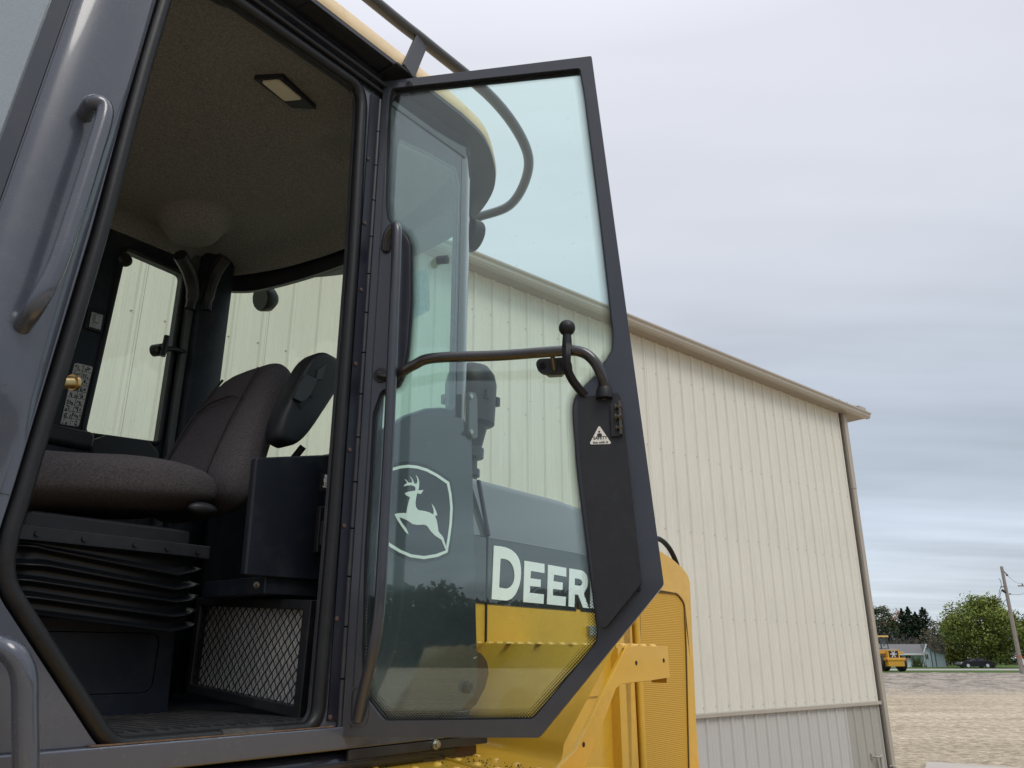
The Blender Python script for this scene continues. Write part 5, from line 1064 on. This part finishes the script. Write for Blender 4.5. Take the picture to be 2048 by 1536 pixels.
labs = ["bare grey tree behind the far loader's cab", "bare grey tree just right of the far loader's cab", "bare grey tree behind the left end of the blue house roof", "wide bare grey tree behind the middle of the house roof", "bare grey tree behind the ridge end of the house roof", "bare grey tree behind the low right side of the house", "low bare grey tree between house and big green tree"]
for i, (u, v) in enumerate([(1766, 1238), (1784, 1232), (1802, 1236), (1822, 1231), (1842, 1236), (1868, 1240), (1888, 1250)]):
    a = W(u, 1333, 134 + (i % 3) * 4); bare(a.x, 134 + (i % 3) * 4, GZ, (W(u, v, 136).z - GZ) * 1.0, labs[i], seed=60 + i, m=GB)
for i, (u, v) in enumerate([(1876, 1240), (1895, 1246)]):
    a = W(u, 1333, 128); broad(a.x, 128, GZ, W(u, v, 128).z - GZ, 2.6, ["thin brown shrubby tree behind the right slope of the house roof", "thin brown shrubby tree behind the porch roof"][i], LB, n=1500, size=0.13, clumps=30, seed=80 + i, base=0.05, trunk_r=0.12)
# dark hedge of woods filling behind
random.seed(3); mb = MB(); pts = []
for k in range(9000):
    u = random.uniform(1735, 2110); Y = random.uniform(162, 172); top_ = 8.2 + 1.6 * mn.noise(Vector((u * 0.03, 0, 0))) - (3.0 if 1868 < u < 1905 else 0)
    a = W(u, 1333, Y); pts.append(Vector((a.x, Y, GZ + top_ * random.random() ** 0.8)))
cards(mb, pts, 0.45); tag(mb.build("far_woods", leafmat("far_wood_leaves", (0.05, 0.048, 0.038), (0.105, 0.095, 0.075))), "dense brown and green woods closing the view behind the house", kind="stuff")
# shrub in front of the house
random.seed(9); a = W(1836, 1333, 112); r_ = tag(empty("shrub", (a.x, 112, GZ)), "spiky green bush against the pale blue house wall", "shrub"); mb = MB()
for k in range(160):
    t = random.uniform(0, 6.28); o = Vector((random.gauss(0, 0.35), random.gauss(0, 0.3), 0)); d = Vector((math.cos(t) * 0.45, math.sin(t) * 0.3, 1)).normalized() * random.uniform(0.5, 1.6)
    mb.tube([o, o + d], [0.035, 0.01], 3, caps=False)
mb.build("foliage", LM, r_)
# --- black parked car
CY = 103.0; ca = W(1945, 1333, CY); cl_ = W(1981, 1330, CY).x - W(1915, 1330, CY).x
CARS = 0.86
car = tag(empty("parked_car", (ca.x + 0.3, CY, GZ + 0.01)), "black coupe parked side on under the big green tree", "car")
sc_ = 1.0; car.scale = (CARS * 0.98,) * 3
BLKC = mat("car_black_paint", (0.008, 0.010, 0.016), 0.25, coat=0.25); CGL = mat("car_dark_glass", (0.02, 0.022, 0.025), 0.05)
prof_ = [(-2.28, 0.30), (-2.30, 0.55), (-2.22, 0.72), (-1.85, 0.84), (-1.05, 0.93), (1.25, 1.00), (1.95, 0.98), (2.22, 0.88), (2.30, 0.62), (2.26, 0.34), (1.95, 0.22), (-1.95, 0.20)]
prof_ = [(x * sc_, z) for x, z in prof_]
MB().plate([round2(prof_, 0.08, 3)], lambda x, z: (x, -0.88, z), lambda x, z: (x, 0.88, z)).build("body", BLKC, car, bevel=0.07, seg=3)
ghp = [(-1.05, 0.92), (-0.35, 1.30), (0.45, 1.34), (1.05, 1.22), (1.65, 1.00)]
MB().plate([[(x * sc_, z) for x, z in ghp]], lambda x, z: (x, -0.70 + (z - 0.92) * 0.25, z), lambda x, z: (x, 0.70 - (z - 0.92) * 0.25, z)).build("cabin", BLKC, car, bevel=0.03)
MB().plate([[(x * sc_, z) for x, z in [(-0.85, 0.97), (-0.32, 1.24), (0.38, 1.28), (0.38, 0.98)]]], lambda x, z: (x, -0.715 + (z - 0.92) * 0.25, z), lambda x, z: (x, -0.70 + (z - 0.92) * 0.25, z)).build("side_window", CGL, car)
MB().plate([[(x * sc_, z) for x, z in [(0.46, 0.98), (0.46, 1.28), (0.95, 1.20), (1.30, 1.02)]]], lambda x, z: (x, -0.715 + (z - 0.92) * 0.25, z), lambda x, z: (x, -0.70 + (z - 0.92) * 0.25, z)).build("side_window", CGL, car)
for x in (-1.42, 1.38):
    for y in (-0.80, 0.80):
        t = MB().lathe((x * sc_, y, 0.33), (0, 1, 0), [(0.2, -0.11), (0.33, -0.10), (0.34, 0), (0.33, 0.10), (0.2, 0.11)], 20).build("wheel", TYRE, car, smooth=True)
        rr_ = MB(); rr_.lathe((x * sc_, y - 0.11, 0.33), (0, -1, 0), [(0.23, 0), (0.22, 0.012), (0.05, 0.02)], 20); rr_.build("rim", mat("alloy_rim", (0.62, 0.64, 0.67), 0.35, metal=0.3), t, smooth=True)
MB().ball((-2.12 * sc_, -0.62, 0.66), 0.14, sc=(1.1, 1.2, 0.8)).build("headlight", mat("headlight_lens", (0.75, 0.75, 0.68), 0.15), car, smooth=True)
MB().box(2.18 * sc_, 2.29 * sc_, -0.8, -0.5, 0.70, 0.82).build("tail_light", mat("tail_red", (0.35, 0.02, 0.02), 0.2), car)
# --- utility poles and wires
WOOD = mat("weathered_pole_wood", (0.27, 0.24, 0.21), 0.9, var=0.25, vscale=8, stretch=(6, 6, 0.4))
PYD = 64.0; pb_ = W(2046, 1352, PYD); ptp = W(2003, 1133, PYD)
pole = tag(empty("utility_pole", (pb_.x, PYD, pb_.z - 0.4)), "weathered grey wooden utility pole with hanging wires at the edge of the gravel", "utility pole")
ph = ptp.z - pb_.z + 0.4; lx = ptp.x - pb_.x
MB().tube([(0, 0, 0), (lx, 0, ph)], [0.17, 0.11], 10).build("pole", WOOD, pole, smooth=True, angle=60)
def pl(u, v): q = W(u, v, PYD); return Vector((q.x - pb_.x, 0, q.z - (pb_.z - 0.4)))
hwm = MB(); hwm.tube([pl(2006, 1141), pl(2014, 1149)], 0.04, 6); hwm.ball(pl(2014, 1150), 0.09); hwm.tube([pl(2001, 1174), pl(2009, 1173)], 0.05, 6); hwm.ball(pl(2020, 1188), 0.07); hwm.build("insulator", mat("insulator_grey", (0.10, 0.10, 0.11), 0.5), pole)
wr = MB()
for pp_ in ([(1997, 1158), (2000, 1159), (2003, 1170), (2001, 1178)], [(2000, 1178), (1998, 1190), (1999, 1205)], [(2003, 1180), (2000, 1195), (2005, 1208), (2011, 1200), (2016, 1201)], [(2008, 1205), (2006, 1212)]): wr.tube(smoothpath([pl(*q) for q in pp_], 4), 0.022, 4)
wr.tube([pl(2004, 1180), pl(2013, 1186)], 0.10, 8); wr.build("drop_wire", mat("wire_black", (0.03, 0.03, 0.03), 0.6), pole)
MB().box(pl(2041, 1305).x - 0.10, pl(2041, 1305).x + 0.12, -0.2, -0.15, pl(2040, 1330).z, pl(2040, 1318).z).build("pole_tag", mat("tag_plate", (0.6, 0.55, 0.5), 0.5), pole)
MB().tube([pl(2038, 1311), pl(2040, 1317)], 0.175, 10).build("pole_band", mat("orange_band", (0.45, 0.16, 0.08), 0.6), pole)
P2Y = 96.0; q0_ = W(2090, 1333, P2Y); q1_ = W(2052, 1160, P2Y)
pole2 = tag(empty("utility_pole", (q0_.x, P2Y, GZ)), "farther utility pole with only its crossarm tip showing at the right edge", "utility pole")
MB().tube([(0, 0, -0.3), (0, 0, q1_.z - GZ)], [0.16, 0.11], 8).build("pole", WOOD, pole2)
za = W(2040, 1172, P2Y); MB().box(za.x - q0_.x - 0.3, 1.2, -0.15, -0.05, za.z - GZ - 0.07, za.z - GZ + 0.07).build("crossarm", WOOD, pole2)
iz = MB(); iz.lathe((za.x - q0_.x + 0.25, -0.1, za.z - GZ + 0.07), (0, 0, 1), [(0.07, 0), (0.08, 0.1), (0.05, 0.22)], 8); iz.build("insulator", mat("insulator_grey", (0.10, 0.10, 0.11), 0.5), pole2)
def wire(a, b, sag, label):
    pts = [a.lerp(b, i / 14) - Vector((0, 0, sag * 4 * (i / 14) * (1 - i / 14))) for i in range(15)]
    tag(MB().tube(pts, 0.014, 4).build("power_line", mat("wire_black", (0.03, 0.03, 0.03), 0.6)), label, "wire")
wire(W(2014, 1150, PYD), Vector((za.x + 0.25, P2Y - 0.1, za.z + 0.28)), 0.25, "thin upper wire from the near pole's top to the far crossarm")
wire(W(2020, 1188, PYD), Vector((q0_.x, P2Y - 0.1, za.z - 0.3)), 0.3, "thin lower wire running from the near pole to the far pole")
# --- second loader, far off, seen from behind
LY_ = 76.0; la = W(1786, 1340, LY_); s_ = 1.0
l2 = tag(empty("wheel_loader", (W(1792, 1340, LY_).x, LY_, GZ + 0.01), rad(5)), "small distant yellow wheel loader seen from behind beyond the gravel heap", "wheel loader")
pxm = 1593 / (LY_ * 1.0)      # pixels per metre, about
def bxs(n, m, *a, **k):
    b = MB(); 
    for q in a: b.box(*q)
    return b.build(n, m, l2, **k)
Y2 = mat("far_yellow", (0.66, 0.35, 0.04), 0.4, var=0.1, vscale=2); l2.scale = (0.93, 0.93, 0.93)
DK = mat("far_dark_grey", (0.05, 0.055, 0.065), 0.4)
bxs("counterweight", Y2, (-0.82, 0.82, -0.30, 0.5, 0.45, 0.98), bevel=0.06)
bxs("bumper", Y2, (-0.98, 0.98, -0.36, 0.3, 0.98, 1.25), bevel=0.05)
bxs("hood", Y2, (-0.62, 0.62, 0.1, 2.1, 1.2, 1.98), bevel=0.05)
bxs("grille", mat("far_grille", (0.02, 0.018, 0.025), 0.5), (-0.46, 0.46, 0.04, 0.2, 1.28, 1.92))
MB().lathe((0, 0.05, 1.6), (0, -1, 0), [(0.10, 0), (0.08, 0.05)], 12).build("fan_hub", mat("fan_white", (0.6, 0.6, 0.62), 0.5), l2)
fnb = MB()
for k in range(6):
    a = k * math.pi / 3; fnb.obox((0.2 * math.cos(a), 0.03, 1.6 + 0.2 * math.sin(a)), (math.cos(a), 0, math.sin(a)), (0, 1, 0.3), (-math.sin(a), 0, math.cos(a)), 0.14, 0.008, 0.045)
fnb.build("fan_blade", mat("fan_white", (0.6, 0.6, 0.62), 0.5), l2)
bxs("grille_bar", Y2, (-0.60, -0.48, 0.0, 0.12, 1.2, 2.0), (0.48, 0.60, 0.0, 0.12, 1.2, 2.0), bevel=0.02)
bxs("hood_top", mat("far_pale_hood", (0.38, 0.39, 0.42), 0.3), (-0.5, 0.5, 0.15, 2.0, 1.985, 2.06), bevel=0.02)
for sx in (-1, 1): bxs("fender", Y2, (min(sx * 0.66, sx * 1.22), max(sx * 0.66, sx * 1.22), 0.3, 1.6, 1.62, 1.80), bevel=0.03)
for sx in (-1, 1): bxs("tail_lamp", mat("far_red_lamp", (0.5, 0.03, 0.02), 0.3), (sx * 0.98 - 0.07, sx * 0.98 + 0.07, -0.38, -0.33, 1.03, 1.18))
bxs("cab_lower", DK, (-0.75, 0.75, 2.1, 3.4, 1.5, 2.15), bevel=0.03)
for pth in ([(-0.76, 2.15, 2.1), (-0.70, 2.2, 3.22)], [(0.76, 2.15, 2.1), (0.70, 2.2, 3.22)], [(-0.76, 3.4, 2.1), (-0.72, 3.35, 3.22)], [(0.76, 3.4, 2.1), (0.72, 3.35, 3.22)], [(0.02, 2.12, 2.1), (0.02, 2.15, 3.2)]): MB().tube(pth, 0.05, 6).build("cab_pillar", DK, l2)
MB().add([(-0.72, 2.18, 2.1), (0.72, 2.18, 2.1), (0.68, 2.22, 3.2), (-0.68, 2.22, 3.2)], [(0, 1, 2, 3)]).build("rear_window", WINGL, l2)
MB().add([(-0.72, 3.38, 2.1), (0.72, 3.38, 2.1), (0.68, 3.35, 3.2), (-0.68, 3.35, 3.2)], [(0, 1, 2, 3)]).build("windshield", WINGL, l2)
rl = bxs("roof", mat("far_roof_yellow", (0.70, 0.46, 0.15), 0.5), (-0.86, 0.86, 2.0, 3.6, 3.20, 3.36), bevel=0.04)
bxs("work_light", RUBBER, (-0.44, -0.34, 1.95, 2.02, 3.14, 3.24), (0.02, 0.12, 1.95, 2.02, 3.12, 3.22), (0.52, 0.6, 1.95, 2.02, 3.12, 3.2))
MB().lathe((-0.4, 2.6, 3.36), (0, 0, 1), [(0.10, 0), (0.10, 0.16), (0.05, 0.22)], 10).build("beacon", mat("amber_beacon", (0.8, 0.28, 0.02), 0.3), l2, smooth=True)
for sx in (-1, 1):
    for y in (0.95, 3.9): t = MB().lathe((sx * 1.14, y, 0.74), (1, 0, 0), [(0.4, -0.28), (0.66, -0.28), (0.74, -0.2), (0.76, 0), (0.74, 0.2), (0.66, 0.28), (0.4, 0.28)], 26).build("wheel", TYRE, l2, smooth=True, angle=30)
MB().tube([(0.66, 3.3, 2.6), (0.98, 3.3, 2.75), (0.98, 3.3, 2.4)], 0.03, 5).build("mirror_arm", DK, l2)
bxs("mirror", DK, (0.92, 1.06, 3.26, 3.32, 2.4, 2.85))
# --- woods behind the viewer (seen mirrored in the glass)
random.seed(12); mb = MB(); pts = []
def wtop(a, q): return 13.5 + 5.0 * mn.noise(Vector((a * 0.045, q, 0))) + 2.6 * mn.noise(Vector((a * 0.25, q, 3)))
for k in range(24000):
    a = random.uniform(-150, 150); pts.append(Vector((a, -random.uniform(140, 152), 0.2 + wtop(a, 0) * random.random() ** 0.8)))
for k in range(18000):
    a = random.uniform(-170, 60); pts.append(Vector((random.uniform(140, 152), a, 0.2 + wtop(a, 9) * random.random() ** 0.8)))
cards(mb, pts, 1.15)
mb.grid(lambda a_, t_: (-150 + 300 * a_, -153, t_ * 0.8 * wtop(-150 + 300 * a_, 0)), 120, 3); mb.grid(lambda a_, t_: (153, -170 + 230 * a_, t_ * 0.8 * wtop(-170 + 230 * a_, 9)), 90, 3)
tag(mb.build("wood_behind", leafmat("behind_leaves", (0.02, 0.028, 0.018), (0.055, 0.065, 0.035))), "dark row of trees across the yard, mirrored in the cab glass", kind="stuff")

# things of a kind carry one group phrase
for o in list(bpy.data.objects):
    if "category" not in o.keys(): continue
    l_ = o.get("label", "")
    if o.name.startswith("bare_tree"): o["group"] = "bare grey trees behind the house"
    elif "spruce" in l_ and o.name.startswith("conifer"): o["group"] = "four dark spruces behind the house"
    elif "rust orange" in l_: o["group"] = "rust orange autumn trees"
    elif "brown shrubby" in l_: o["group"] = "thin brown trees behind the house roof"
    elif o.name.startswith("utility_pole"): o["group"] = "utility poles along the road"
    elif o.name.startswith("power_line"): o["group"] = "power lines between the poles"
